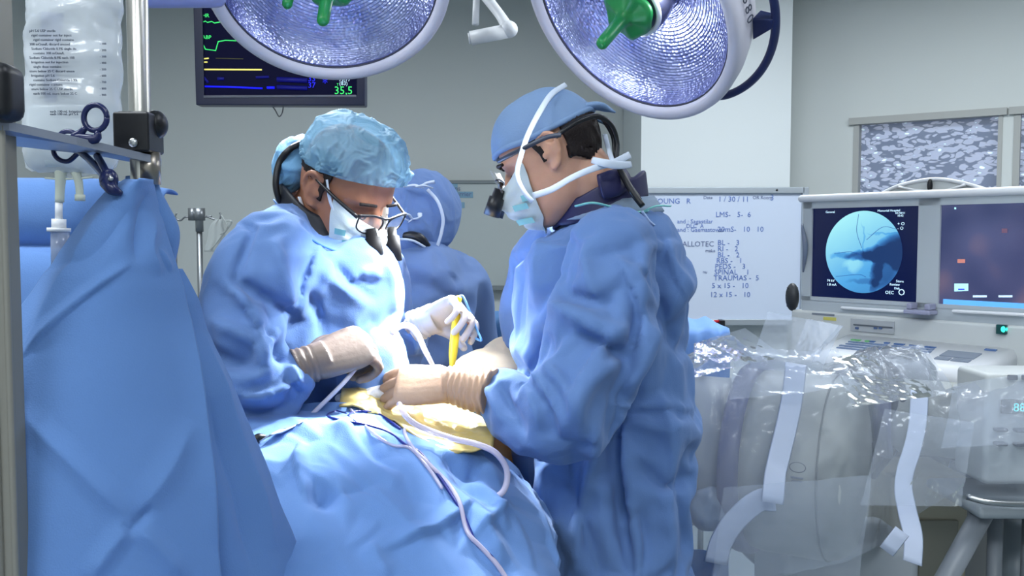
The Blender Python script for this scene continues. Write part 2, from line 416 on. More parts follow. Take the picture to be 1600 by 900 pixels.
# right-hand board, on the pale column
Yb = 5.10
p0, p1 = P(985, 500, Yb), P(1256, 299, Yb)
t = empty('whiteboard', (p0[0], Yb, p0[2]), 'white marker board covered in blue handwriting, fixed to the pale column behind the right surgeon', 'whiteboard')
def rect(a, b, y, th): return box(((a[0] + b[0]) / 2, y + th / 2, (a[2] + b[2]) / 2), (abs(b[0] - a[0]), th, abs(b[2] - a[2])))
obj('board_panel', [rect(p0, p1, Yb, .03)], BOARD, t, smooth=False)
fw_ = .028
obj('board_frame', [rect((p0[0], 0, p1[2] - .012), (p1[0], 0, p1[2] + .024), Yb - .018, .05), rect((p0[0], 0, p0[2] - .03), (p1[0], 0, p0[2] + .006), Yb - .018, .05),
    rect((p1[0] - .012, 0, p0[2] - .03), (p1[0] + .024, 0, p1[2] + .024), Yb - .018, .05), rect((p0[0] - .024, 0, p0[2] - .03), (p0[0] + .006, 0, p1[2] + .024), Yb - .018, .05)], ALU, t, bevel=.004)
for x_ in (1007, 1214): obj('screw', [ellipsoid(P(x_, 297, Yb - .02), (.006, .004, .006))], BLACK, t)
def write(px, py, s, h, y=Yb - .002, m=INK, par=None, name='handwriting', sh=.25):
    R = RB.copy(); R[:, 1] = R[:, 1] + R[:, 0] * sh
    q = P(px, py, y); text(name, s, q, h * y / FPX * 1.45, m, R, par)
for px, py, s, h in [(1020, 318, 'YOUNG   R', 8), (1122, 315, '1 / 30 / 11', 8), (1203, 313, '3', 9), (1118, 339, 'LMS-   5-  6', 8), (1058, 349, 'and : Sagastilar', 6.5), (1072, 356, 'DLC  A', 6),
        (1058, 362, 'and : Gaemastower', 6.5), (1121, 362, '20mS-   10   10', 8), (1121, 383, 'BL -   3', 8), (1121, 392.5, 'RI -   2', 8), (1121, 402, 'BL -   2', 8), (1119, 411, 'RBS -   1', 8),
        (1117, 420, 'PEDS -   3', 8), (1116, 429, 'SPINAL    1', 8), (1115, 438, 'TRAUMAS -  5', 8), (1112, 450, '5 x 15 -   10', 8), (1109, 464, '12 x 15 -   10', 8)]:
    write(px, py, s, h, par=t)
for px, py, s, h in [(1099, 311, 'Date', 5), (1176, 311, 'OR Room', 5), (1066, 385, 'ALLOTEC', 8), (1102, 394, 'make', 5), (1098, 427, 'nu', 5)]:
    write(px, py, s, h, m=INK2, par=t)
tr0, tr1 = P(1085, 512, Yb - .06), P(1131, 499, Yb - .06)
tr = obj('marker_tray', [rect((tr0[0], 0, tr0[2]), (tr1[0], 0, tr0[2] + .012), Yb - .08, .08), box(((tr1[0] - .012), Yb - .05, (tr0[2] + tr1[2]) / 2 - .01), (.026, .08, .06))], BLACK, t, bevel=.003)
for k, (px, c) in enumerate([(1090, (190, 30, 40)), (1102, (225, 225, 228)), (1113, (190, 30, 40))]):
    q = P(px, 503, Yb - .05); o = obj('marker_pen', [cyl(q, q + np.array([.036, 0, .004]), .0085, n=14), cyl(q + np.array([.036, 0, .004]), q + np.array([.05, 0, .006]), .006, .005, n=14)], mat('pen_%s' % ('red' if c[1] < 100 else 'white'), c, .4))
    tag(o, ['red marker pen at the left end of the board tray', 'white marker pen lying between the two red ones', 'red marker pen at the right end of the board tray'][k], 'marker pen', 'markers in the board tray')
# left-hand board on the far wall
Yl = 5.98
p0, p1 = P(600, 446, Yl), P(985, 286, Yl)
t = empty('whiteboard', (p0[0], Yl, p0[2]), 'large grey-white board with small blue labels on the far wall between the surgeons', 'whiteboard')
obj('board_panel', [rect(p0, p1, Yl, .03)], mat('old_board_face', (176, 184, 184), .3), t, smooth=False)
obj('board_frame', [rect((p0[0], 0, p1[2] - .004), (p1[0], 0, p1[2] + .018), Yl - .012, .04), rect((p0[0], 0, p0[2] - .03), (p1[0], 0, p0[2]), Yl - .03, .06), rect((p1[0], 0, p0[2]), (p1[0] + .02, 0, p1[2]), Yl - .012, .04), rect((p0[0] - .02, 0, p0[2]), (p0[0], 0, p1[2]), Yl - .012, .04)], mat('dull_frame', (120, 128, 132), .5), t, bevel=.003)
LBL = mat('blue_label', (120, 158, 182), .6)
for x0, y0, x1, y1, s in [(680, 287, 715, 300, 'Hibiclens'), (683, 299.5, 739, 309, 'Fluid Barrier'), (683, 309, 712, 317, 'Kits'), (688, 316, 726, 325, 'Sterile'), (785, 305, 812, 326, 'Prep')]:
    l = obj('magnetic_label', [rect(P(x0, y1, Yl), P(x1, y0, Yl), Yl - .004, .003)], LBL, t, smooth=False)
    write(x0 + 2, y1 - 2.5, s, 7, Yl - .006, INK2, l, 'lettering')

# ================================================================ patient monitor on its ceiling arm
Ym = 3.25
NAVY = mat('monitor_case', (30, 36, 66), .35)
def quad(pts, y=None, off=0): return [P(a, b, (y or Ym) + off) for a, b in pts]
t = empty('patient_monitor', P(435, 160, Ym + .05), 'dark flat patient monitor with green, yellow and blue traces behind the left lamp', 'monitor')
def plate(c4, y0, y1):
    f = [P(a, b, y0) for a, b in c4]; d = y1 - y0
    v = np.array(f + [q + np.array([0, d, 0]) for q in f])
    return v, [(0, 1, 2, 3), (7, 6, 5, 4), (0, 4, 5, 1), (1, 5, 6, 2), (2, 6, 7, 3), (3, 7, 4, 0)]
out = [(299, -90), (570, -92), (570, 165), (306, 164)]; inn = [(314, -80), (557, -80), (557, 149), (319, 150)]
def ringplate(o4, i4, y0, y1):
    v = np.array([P(a, b, y0) for a, b in o4 + i4] + [P(a, b, y0) + np.array([0, y1 - y0, 0]) for a, b in o4 + i4]); f = []
    for k in range(4):
        j = (k + 1) % 4; f += [(k, j, 4 + j, 4 + k), (8 + k, 12 + k, 12 + j, 8 + j), (k, 8 + k, 8 + j, j), (4 + k, 4 + j, 12 + j, 12 + k)]
    return v, f
obj('bezel', [ringplate(out, inn, Ym, Ym + .05)], NAVY, t, bevel=.003)
obj('back_housing', [plate([(a, b) for a, b in out], Ym + .03, Ym + .09)], NAVY, t, bevel=.006)
scr = obj('screen', [plate([(313, -82), (558, -82), (558, 150), (318, 151)], Ym + .012, Ym + .016)], mat('dark_screen', (6, 8, 30), .5, spec=.1, emit=.5, ecol=(8, 8, 50)), t, smooth=False)
obj('lower_lip', [plate([(318, 149), (556, 148), (557, 151.5), (318, 153)], Ym - .003, Ym + .004)], mat('grey_lip', (120, 122, 134), .3), t)
def glow(name, c, s): return mat(name, c, .5, emit=s, ecol=c)
GG, GY, GB, GW = glow('trace_green', (60, 225, 110), 1.0), glow('trace_yellow', (225, 215, 110), 1.1), glow('trace_blue', (22, 26, 225), .95), glow('trace_white', (190, 220, 235), 1.0)
GBD = glow('trace_dim_blue', (10, 12, 110), .5)
ys = Ym + .010
def trace(pts, w, m, name='trace'):
    q = [P(a, b, ys) for a, b in pts]; obj(name, [tube(q, w * ys / FPX / 2, n=6, k=1)], m, scr)
trace([(316, 35), (321, 33), (324, 35), (331, 33.5), (335, 36), (346, 34)], 1.6, GG)
trace([(316, 66), (321, 77), (337, 79), (341, 65), (352, 63), (380, 64)], 1.7, GG)
trace([(319, 108.5), (409, 109)], 2.4, GY); trace([(318, 92), (326, 91)], 2, GY); trace([(319, 97), (324, 97)], 2, GY)
trace([(337, 91), (380, 92)], 1, mat('dim_yellow', (90, 90, 50), .5, emit=.3))
trace([(319, 135), (360, 136), (410, 138)], 3, GB); trace([(417, 137), (429, 137)], 4, GB); trace([(319, 121), (325, 129)], 4, GBD); trace([(340, 123), (350, 123)], 5, GBD)
trace([(433, 124), (480, 126)], 8, GBD); trace([(433, 136), (480, 138)], 7, GBD); trace([(400, 121), (420, 120)], 4, GBD)
for px, py, s, h, m in [(481, 127, '33', 9, GB), (481, 137, '37', 9, GB), (504, 136, '*', 14, GB), (522, 147, '35,5', 12.5, GG), (529, 127, '99/77', 6, GW), (530, 133, '(83)', 6, GW), (525, 120, 'NBP', 5, GW), (544, 120, '10:', 5, GW), (316, 27, 'HR', 6, GG), (316, 61, 'ABP', 6, GG), (526, 134, 'T', 4, GG)]:
    R = RB.copy(); text('readout', s, P(px, py, ys - .001), h * ys / FPX * 1.35, m, R, scr)
obj('hanging_cable', [tube([P(424, 164, Ym + .04), P(430, 172, Ym + .04), P(436, 182, Ym + .04), P(441, 176, Ym + .04), P(443, 164, Ym + .04)], .0022, n=8)], mat('grey_cord', (96, 98, 100), .6), t)
q = P(435, 30, Ym + .16)
obj('support_arm', [cyl(q, (q[0], q[1], CEIL), .03), box(q + np.array([0, -.04, 0]), (.12, .1, .12))], WHITE, t)

# ================================================================ console with two X-ray screens
O = P(1255, 312, 2.9); u_ = np.array([.417, -.52, 0]); u_ /= np.linalg.norm(u_); n_ = np.array([u_[1], -u_[0], 0])
RC = np.stack([u_, -n_, [0, 0, 1]], 1)
def ca(px, b=0.0):
    q = O + n_ * b; k = px - 800; return (k * q[1] - FPX * q[0]) / (FPX * u_[0] - k * u_[1])
def C(px, py, b=0.0):
    a = ca(px, b); q = O + n_ * b + u_ * a; return P(px, py, q[1])
def cbox(a0, a1, b0, b1, z0, z1): return box(O * [1, 1, 0] + u_ * (a0 + a1) / 2 + n_ * (b0 + b1) / 2 + np.array([0, 0, (z0 + z1) / 2]), (a1 - a0, abs(b1 - b0), z1 - z0), RC)
AE = ca(1640) + .10                     # right end (out of the frame)
zT, zB = O[2], C(1255, 468)[2]
t = empty('imaging_console', (O[0] + .3, O[1] + .1, 0), 'cream mobile imaging console with two screens and a sloping keyboard at the right', 'console')
SILV = mat('screen_surround', (176, 184, 190), .38)
sA0, sA1, sB0 = ca(1267), ca(1433), ca(1467)
sw = sA1 - sA0; z0s, z1s = C(1267, 463)[2], C(1267, 326)[2]
hs = obj('monitor_housing', [cbox(0, sA0, -.16, 0, zB, zT), cbox(sA1, sB0, -.16, 0, zB, zT), cbox(sB0 + sw, sB0 + sw + .03, -.16, 0, zB, zT), cbox(0, sB0 + sw + .03, -.16, 0, z1s, zT), cbox(0, sB0 + sw + .03, -.16, 0, zB, z0s), cbox(0, sB0 + sw + .03, -.16, -.03, zB, zT)], SILV, t, smooth=False)
obj('top_cap', [tube([O + u_ * a + np.array([0, 0, .003]) for a in (-.005, .3, sB0 + sw + .035)], .012, n=14, k=4, round_ends=True)], WHITE, t)
xr = mat('xray_screen', (4, 8, 30), .15, emit=.55, ecol=(12, 24, 80))
s1 = obj('left_screen', [cbox(sA0 - .002, sA1 + .002, -.012, -.008, z0s, z1s)], xr, t, smooth=False)
s2m = mat('camera_view_screen', (20, 20, 40), .2)
nt = s2m.node_tree; pb = nt.nodes['Principled BSDF']; tc = [n for n in nt.nodes if n.type == 'TEX_COORD'][0]
nz = nt.nodes.new('ShaderNodeTexNoise'); nz.inputs['Scale'].default_value = 5.5; nz.inputs['Detail'].default_value = 1; nt.links.new(tc.outputs['Object'], nz.inputs[0])
cr = nt.nodes.new('ShaderNodeValToRGB'); nt.links.new(nz.outputs[0], cr.inputs[0]); e = cr.color_ramp.elements
e[0].position = .3; e[0].color = (.035, .05, .14, 1); e[1].position = .68; e[1].color = (.25, .17, .22, 1); x = e.new(.5); x.color = (.08, .09, .2, 1)
nt.links.new(cr.outputs[0], pb.inputs['Emission Color']); pb.inputs['Emission Strength'].default_value = .9
s2 = obj('right_screen', [cbox(sB0 - .002, sB0 + sw + .002, -.012, -.008, z0s, z1s)], s2m, t, smooth=False)
# round X-ray picture
def cp(a, z, b=-.0065): return O * [1, 1, 0] + u_ * a + n_ * b + np.array([0, 0, z])
ccx, ccz, cr_ = (ca(1288) + ca(1408)) / 2, (z0s + z1s) / 2 + .004, (ca(1408) - ca(1288)) / 2 * 1.0
rz = (C(1348, 330)[2] - C(1348, 459)[2]) / 2
xm = mat('xray_picture', (60, 170, 230), .2)
nt = xm.node_tree; pb = nt.nodes['Principled BSDF']; pb.inputs['Base Color'].default_value = (0.01, .02, .05, 1); tc = [n for n in nt.nodes if n.type == 'TEX_COORD'][0]
ga = nt.nodes.new('ShaderNodeTexNoise'); ga.inputs['Scale'].default_value = 16; ga.inputs['Detail'].default_value = 3; nt.links.new(tc.outputs['Object'], ga.inputs[0])
sx = nt.nodes.new('ShaderNodeSeparateXYZ'); nt.links.new(tc.outputs['Object'], sx.inputs[0])
def mth(op, x, y=None, z=None, clamp=False):
    n = nt.nodes.new('ShaderNodeMath'); n.operation = op; n.use_clamp = clamp
    for i, q in enumerate((x, y, z)):
        if q is None: continue
        if isinstance(q, (int, float)): n.inputs[i].default_value = q
        else: nt.links.new(q, n.inputs[i])
    return n.outputs[0]
gx = mth('MULTIPLY', sx.outputs['X'], 1 / (cr_ * u_[0])); gz = mth('MULTIPLY_ADD', sx.outputs['Z'], 1 / rz, -1.0)
wob = mth('MULTIPLY_ADD', ga.outputs[0], .5, -.25); gx = mth('ADD', gx, wob); gz = mth('ADD', gz, wob)
val = mth('MULTIPLY_ADD', gz, .20, .72); val = mth('MULTIPLY_ADD', gx, -.10, val)
# tissue and metal of the scanned body: (x, z, half sizes, density)
for bx, bz, rx_, rz_, d_ in [(.95, .02, .62, .42, .75), (.45, -.05, .5, .22, .5), (.05, -.12, .5, .16, .42), (.35, -.5, .17, .4, .42), (.62, -.35, .34, .5, .3), (-.5, -.08, .35, .1, .2), (-.3, -.36, .26, .16, -.15), (.1, -.72, .5, .07, .15), (.02, .3, .03, .5, .12), (.5, .45, .4, .03, .12)]:
    ex = mth('MULTIPLY_ADD', gx, 1 / rx_, -bx / rx_); ez = mth('MULTIPLY_ADD', gz, 1 / rz_, -bz / rz_)
    q = mth('ADD', mth('MULTIPLY', ex, ex), mth('MULTIPLY', ez, ez)); q = mth('SUBTRACT', 1.25, q, clamp=True)
    val = mth('MULTIPLY_ADD', q, -d_, val)
cr = nt.nodes.new('ShaderNodeValToRGB'); e = cr.color_ramp.elements; e[0].position = .08; e[0].color = (.006, .03, .12, 1); e[1].position = .95; e[1].color = (.42, .95, 1, 1)
x = e.new(.35); x.color = (.03, .15, .42, 1); x = e.new(.62); x.color = (.09, .42, .82, 1)
nt.links.new(val, cr.inputs[0]); nt.links.new(cr.outputs[0], pb.inputs['Emission Color']); pb.inputs['Emission Strength'].default_value = 1.0
th = np.linspace(0, 2 * np.pi, 64, endpoint=False)
obj('round_xray_picture', [(np.array([cp(ccx + cr_ * np.cos(q), ccz + rz * np.sin(q)) for q in th]), [tuple(range(64))])], xm, s1, smooth=False)
def blob(pts, m, name, b):
    q = catmull(np.array([[x, y] for x, y in pts] + [pts[0]], float), 5)[:-1]
    obj(name, [(np.array([cp(ccx + cr_ * x, ccz + rz * y, b) for x, y in q]), [tuple(range(len(q)))])], m, s1, smooth=False)
XD, XM, XL = glow('xray_dark', (8, 20, 62), .7), glow('xray_mid', (18, 62, 140), .7), glow('xray_light', (70, 160, 225), .75)
for pts in ([(-.12, .92), (-.16, .5), (-.02, .1)], [(.1, .3), (.5, .6), (.85, .55)], [(-.7, -.62), (-.1, -.55), (.1, -.6)], [(-.75, -.05), (-.3, .0), (.0, -.1)]):
    obj('thin_line', [tube([cp(ccx + cr_ * x, ccz + rz * y, -.0048) for x, y in pts], .0007, n=6)], XM, s1)
RT = np.stack([u_, [0, 0, 1], n_], 1)
def ctext(px, py, s, h, m, par, b=-.006, name='screen_lettering'): 
    q = C(px, py, b); text(name, s, q, h * q[1] / FPX * 1.4, m, RT, par)
for px, py, s, h in [(1290, 333, 'General', 3.5), (1371, 331, 'Memorial Hospital', 3.5), (1399, 334.5, '01/30/11', 3.2), (1402, 338.5, '10:42', 3.2), (1402, 352, '+ O', 5), (1402, 359, '- O', 5), (1292, 440, '74 kV', 4), (1292, 446, '1.8 mA', 4), (1400, 441, 'Store', 4), (1390, 446, 'Review', 4), (1397, 452, 'Disk', 3.5), (1383, 459, 'OEC', 5), (1403, 461, 'O', 10)]:
    ctext(px, py, s, h, GW, s1)
def cflat(x0, y0, x1, y1, m, name, par, b=-.0062):
    obj(name, [(np.array([C(x0, y1, b), C(x1, y1, b), C(x1, y0, b), C(x0, y0, b)]), [(0, 1, 2, 3)])], m, par, smooth=False)
GC = glow('caption_box', (170, 225, 245), .85)
cflat(1491, 443, 1513, 462, GC, 'caption_box', s2); obj('status_bar', [cbox(sB0 + .012, sB0 + sw, -.009, -.0066, z0s, z0s + .014)], glow('status_bar', (90, 160, 225), .8), s2, smooth=False)
cflat(1497, 431 + 20, 1507, 432 + 21, GB, 'caption_mark', s2, -.0055)
for px in (1520, 1560): cflat(px, 461.5, px + 22, 464.5, GW, 'status_mark', s2, -.0055)
cflat(1491, 324, 1494, 327, GC, 'screen_pointer', s2)
cflat(1496, 405, 1508, 411, glow('pink_glint', (190, 120, 110), .6), 'glint_mark', s2); cflat(1565, 357, 1574, 364, glow('pink_dim', (110, 80, 100), .5), 'glint_mark', s2)
# arched handle above the housing
bb = -.12; arc, arc2 = [], []
for px, py in [(1372, 306), (1400, 292), (1430, 284), (1462, 280), (1495, 284), (1525, 292), (1552, 304)]: arc.append(C(px, py, bb))
for px, py in [(1404, 292), (1430, 297), (1458, 299), (1480, 297), (1508, 289)]: arc2.append(C(px, py, bb + .008))
q = catmull(arc, 6); lowz = zT - .01
fv = np.concatenate([q, [[a[0], a[1], lowz] for a in q], q - n_ * .07, [[a[0], a[1], lowz] for a in q - n_ * .07]]); k = len(q); ff = []
for i in range(k - 1): ff += [(i, i + 1, k + i + 1, k + i), (2 * k + i, 3 * k + i, 3 * k + i + 1, 2 * k + i + 1), (i, 2 * k + i, 2 * k + i + 1, i + 1)]
hd = obj('arched_cowl', [(fv, ff)], CASE, t, smooth=False)
obj('cowl_edge', [tube(arc, .006, n=10)], WHITE, hd); obj('grip_bar', [tube(arc2, .004, n=10)], WHITE, hd)
obj('cowl_slot', [ellipsoid(C(1453, 290, bb + .01), (.008, .006, .02))], BLACK, hd)
# front panel under the screens, keyboard deck, base
zk = C(1330, 521)[2]
zp = C(1290, 487)[2]
obj('front_panel', [cbox(-.03, AE, -.2, .012, zk - .1, zp)], CASE, t, bevel=.008)
obj('hinge_rail', [cbox(0, AE, -.12, -.002, zp, zB)], SILV, t, smooth=False)
for px0, px1 in ((1316, 1416), (1490, 1600)):
    obj('white_rail', [tube([C(px0, 481 if px0 < 1400 else 486, .012), C(px1, 487 if px0 < 1400 else 492, .012)], .005, n=10, k=3, round_ends=True)], WHITE, t)
obj('latch', [cbox(ca(1418, .03), ca(1460, .03), .0, .05, C(1438, 491, .03)[2], C(1438, 484, .03)[2]), cbox(ca(1420, .03), ca(1428, .03), .0, .04, C(1438, 484, .03)[2], C(1438, 474, .03)[2]), cbox(ca(1448, .03), ca(1457, .03), .0, .04, C(1438, 484, .03)[2], C(1438, 474, .03)[2])], mat('lilac_plastic', (150, 152, 176), .3), t, bevel=.004)
d = obj('disk_drive', [cbox(ca(1331, .014), ca(1400, .014), .008, .016, C(1331, 517, .014)[2], C(1331, 497, .014)[2])], mat('drive_grey', (168, 172, 176), .4), t, bevel=.002)
obj('drive_slot', [cbox(ca(1336, .016), ca(1397, .016), .0155, .018, C(1336, 508, .016)[2], C(1336, 506, .016)[2])], mat('slot_dark', (90, 96, 104), .5), d, smooth=False)
for px in (1339, 1368, 1376): obj('drive_button', [cbox(ca(px, .016), ca(px + 5, .016), .0155, .019, C(px, 514, .016)[2], C(px, 511, .016)[2])], mat('slot_blue', (70, 90, 130), .5), d, smooth=False)
obj('warning_sticker', [cbox(ca(1288, .014), ca(1308, .014), .012, .0135, C(1290, 500, .014)[2], C(1290, 495, .014)[2])], mat('sticker_yellow', (196, 190, 96), .5), t, smooth=False)
obj('grey_label', [cbox(ca(1270, .014), ca(1305, .014), .012, .0135, C(1290, 493, .014)[2], C(1290, 490, .014)[2])], mat('label_grey', (120, 126, 136), .5), t, smooth=False)
text('maker_lettering', 'OEC 9800 Elite', C(1483, 515, .0135), 9 * 2.6 / FPX * 1.4, mat('lettering_grey', (120, 124, 130), .5), RT, t)
g = obj('power_button', [cbox(ca(1561, .014), ca(1577, .014), .01, .022, C(1568, 522, .014)[2], C(1568, 507, .014)[2])], mat('button_dark', (20, 70, 70), .3), t, bevel=.002)
obj('button_lamp', [ellipsoid(C(1569, 514.5, .024), (.009, .005, .009))], glow('lamp_teal', (60, 230, 200), 1.2), g)
# keyboard deck: sloping slab running towards the camera
def K(a, b, h):                          # point on the deck plane
    return O * [1, 1, 0] + u_ * a + n_ * (.012 + b) + np.array([0, 0, zk - b * .2 + h])
aL, aR, D = ca(1296, .1), ca(1592, .02), .20
prof = []
for a in np.concatenate([[aL, aL + .006, aL + .02], np.linspace(aL + .05, aR - .05, 6), [aR - .02, aR - .006, aR]]):
    e_ = min(1, min(a - aL, aR - a) / .02); ins = .02 * (1 - math.sqrt(max(0, 1 - (1 - e_) ** 2))) + .0001
    prof.append([K(a, 0, -ins), K(a, D - .03 - ins, -ins), K(a, D - .012 - ins, -.006 - ins), K(a, D - ins, -.02), K(a, D - ins, -.05), K(a, D - .03, -.07), K(a, 0, -.09)])
dk = obj('keyboard_deck', [loft(prof)], WHITE, t)
KEY = mat('key_grey', (120, 138, 168), .45); KEY2 = mat('key_blue', (80, 110, 160), .45); KEY3 = mat('key_green', (110, 180, 120), .45)
kr = random.Random(3); proto = {}
k0, k1 = aL + .06, aR - .19
for r in range(5):
    for c in range(17):
        if kr.random() < .04: continue
        a = k0 + (k1 - k0) * c / 17 + .004 * (r % 3); b = .055 + r * .021; m = KEY if r else (KEY3 if c < 4 else KEY2)
        if r == 0 and c % 3 == 2: continue
        p = K(a + .006, b, .0)
        if m.name not in proto:
            vv, f = box(p, (.0135, .012, .006), RC); proto[m.name] = obj('key', [(vv, f)], m, dk, smooth=False); proto[m.name + 'o'] = np.array(proto[m.name].location) - p
        else:
            o = proto[m.name].copy(); COL.objects.link(o); o.parent = dk; o.location = p + proto[m.name + 'o']
Rk = np.stack([u_, [0, 0, 1], n_], 1)
def kbox(a0, a1, b0, b1, m, name, h=.003):
    v = np.array([K(a0, b0, 0), K(a1, b0, 0), K(a1, b1, 0), K(a0, b1, 0), K(a0, b0, h), K(a1, b0, h), K(a1, b1, h), K(a0, b1, h)])
    obj(name, [(v, [(0, 3, 2, 1), (4, 5, 6, 7), (0, 1, 5, 4), (1, 2, 6, 5), (2, 3, 7, 6), (3, 0, 4, 7)])], m, dk, smooth=False)
TP = mat('pad_grey', (132, 142, 158), .4)
kbox(aR - .15, aR - .06, .07, .12, TP, 'touch_pad'); kbox(aR - .15, aR - .112, .13, .15, TP, 'pad_button'); kbox(aR - .106, aR - .06, .13, .15, TP, 'pad_button')
kbox(aR - .07, aR - .04, .025, .035, KEY2, 'blue_switch')
obj('base_cabinet', [cbox(.02, AE, -.45, -.02, .12, zk - .09), cbox(0, AE, -.5, -.2, .05, .14)], mat('cabinet_grey', (150, 154, 156), .5), t, bevel=.01)
obj('knee_shade', [cbox(aL + .02, aR, -.018, -.0, zk - .36, zk - .095)], mat('recess_shade', (42, 46, 58), .6), t, smooth=False)  # flat dark slab standing in for shade in the hollow under the deck
for a in (.05, AE - .1):
    for b in (-.08, -.4): obj('castor', [cyl(cp(a, .05, b) - u_ * .02, cp(a, .05, b) + u_ * .02, .05)], BLACK, t)
# black side handle and slim grey grip at the left edge
hq = C(1238, 464, .0)
obj('side_handle', [ellipsoid(hq, (.021, .03, .046))] + [torus(hq + np.array([0, 0, z]), .0195 * math.sqrt(max(.05, 1 - (z / .05) ** 2)), .0025, n=20, m=6) for z in (-.03, -.018, -.006, .006, .018, .03)], mat('ribbed_black', (44, 46, 50), .45), t)
obj('side_grip', [tube([C(1253, 350, 0), C(1258, 385, .01), C(1255, 425, 0)], [.003, .009, .003], n=10)], mat('grip_grey', (110, 120, 140), .4), t)

# ================================================================ wall-side clutter
IV = mat('dull_steel', (128, 132, 136), .35, metal=.7)
t = empty('infusion_stand', P(311, 900, 4.4) * [1, 1, 0], 'thin steel infusion stand with curled hooks by the far wall', 'stand')
q = P(311, 335, 4.4); b = q * [1, 1, 0] + np.array([0, 0, .06])
obj('pole', [cyl(b, q, .014, n=16)], IV, t); obj('upper_tube', [cyl(P(312, 362, 4.4), q + np.array([0, 0, .015]), .019, n=16)], IV, t)
obj('hook_head', [cyl(q + np.array([0, 0, -.03]), q + np.array([0, 0, .03]), .03, n=8), box(q + np.array([-.03, 0, 0]), (.03, .05, .06))], IV, t)
for pts in ([(304, 340), (290, 339), (283, 344), (277, 343), (274, 338), (276, 333)], [(318, 339), (331, 338)], [(322, 338), (341, 344), (345, 336), (343, 332)]):
    obj('hook', [tube([P(x, y, 4.4) for x, y in pts], .0045, n=8)], IV, t)
for k in range(5):
    a = k * 2 * math.pi / 5; e_ = b + np.array([math.cos(a) * .28, math.sin(a) * .28, -.01])
    l = obj('leg', [tube([b, e_], [.014, .01], n=8, k=2)], IV, t); obj('castor', [ellipsoid(e_ - np.array([0, 0, .02]), (.025, .025, .025))], BLACK, l)
BAGW = mat('cloudy_plastic', (190, 196, 196), .3, alpha=.7, trans=.2)
g = [[P(x + 2 * math.sin(y * .3), y, 4.38 + .02 * math.sin(s * 3)) for s, x in enumerate(np.linspace(l, r, 6))] for y, l, r in [(342, 336, 346), (352, 328, 350), (365, 324, 352), (380, 321, 350), (394, 318, 345)]]
t = obj('hanging_tubing_pouch', [sheet(g)], BAGW, None, solid=.01, subsurf=2); tag(t, 'limp cloudy plastic pouch hanging from the infusion stand hook', 'pouch')
obj('pouch_strap', [tube([P(346, 336, 4.35), P(355, 352, 4.35), P(352, 362, 4.35), P(344, 366, 4.35)], .01, n=8, flat=.3), tube([P(352, 345, 4.36), P(362, 346, 4.36), P(352, 362, 4.36), P(330, 390, 4.36)], .012, n=8, flat=.3)], BAGW, t)
# white ceiling arm near the middle
t = empty('equipment_boom', P(760, 50, 3.6), 'white ceiling-hung equipment arm with a short drum, left of the right lamp', 'ceiling arm')
obj('drum', [cyl(P(735, 60, 3.6), P(795, 48, 3.6), .028), cyl(P(732, 60.5, 3.6), P(735, 60, 3.6), .022)], WHITE, t)
obj('forearm', [tube([P(792, 42, 3.6), P(780, 22, 3.65), P(752, -14, 3.7)], [.024, .02, .022], n=14)], WHITE, t)
obj('pivot', [ellipsoid(P(795, 46, 3.6), (.036, .036, .034))], WHITE, t)
obj('drop_tube', [cyl(P(747, -20, 3.7), (P(747, -20, 3.7)[0], 3.7, CEIL), .03), cyl(P(745, -18, 3.72), P(743, 38, 3.66), .014)], WHITE, t)
# instrument table under blue cover, beyond the right surgeon; another at his back
for (x0, x1, y0, y1, Y, lab) in [(735, 800, 503, 560, 3.0, 'low table under a teal blue cover behind the surgical field'), (1040, 1140, 512, 540, 3.2, 'small side table with rumpled blue wrap behind the right surgeon')]:
    q0, q1 = P(x0, y0, Y), P(x1, y0, Y); w = q1[0] - q0[0]; t = empty('covered_table', (q0[0] + w / 2, Y + .2, 0), lab, 'table')
    g = []
    for j, (yy, zz) in enumerate([(0.42, -.3), (.42, -.0), (.4, .0), (.2, .004), (.02, .0), (0, -.01), (-.012, -.1), (-.02, -.3), (-.015, -.45)]):
        g.append([[q0[0] + w * s, Y + yy - .2 * 0 + .012 * math.sin(s * 25 + j), q0[2] + zz + .012 * math.sin(s * 17 + j * 2) * (zz > -.2)] for s in np.linspace(0, 1, 24)])
    obj('cover', [sheet(g)], mat('cover_teal', (64, 108, 158), .7) if x0 < 800 else mat('cover_light', (110, 150, 210), .7), t, solid=.003, subsurf=1)
    obj('table_top', [box((q0[0] + w / 2, Y + .21, q0[2] - .03), (w * .94, .38, .03))], STEEL, t, smooth=False)
    for sx_ in (-.42, .42):
        for sy_ in (.06, .36): obj('leg', [cyl((q0[0] + w / 2 + w * sx_, Y + sy_, 0), (q0[0] + w / 2 + w * sx_, Y + sy_, q0[2] - .045), .012, n=12)], STEEL, t)
# ================================================================ operating lamps
SHELL = mat('lamp_shell', (206, 204, 216), .35)
NAVYB = mat('navy_bar', (28, 40, 84), .35)
GREEN = mat('green_handle', (22, 128, 62), .38, bump=.3, bscale=60, spec=.6)
REFL = mat('faceted_reflector', (118, 130, 206), .3, metal=1)
nt = REFL.node_tree; pb = nt.nodes['Principled BSDF']; tc = [n for n in nt.nodes if n.type == 'TEX_COORD'][0]
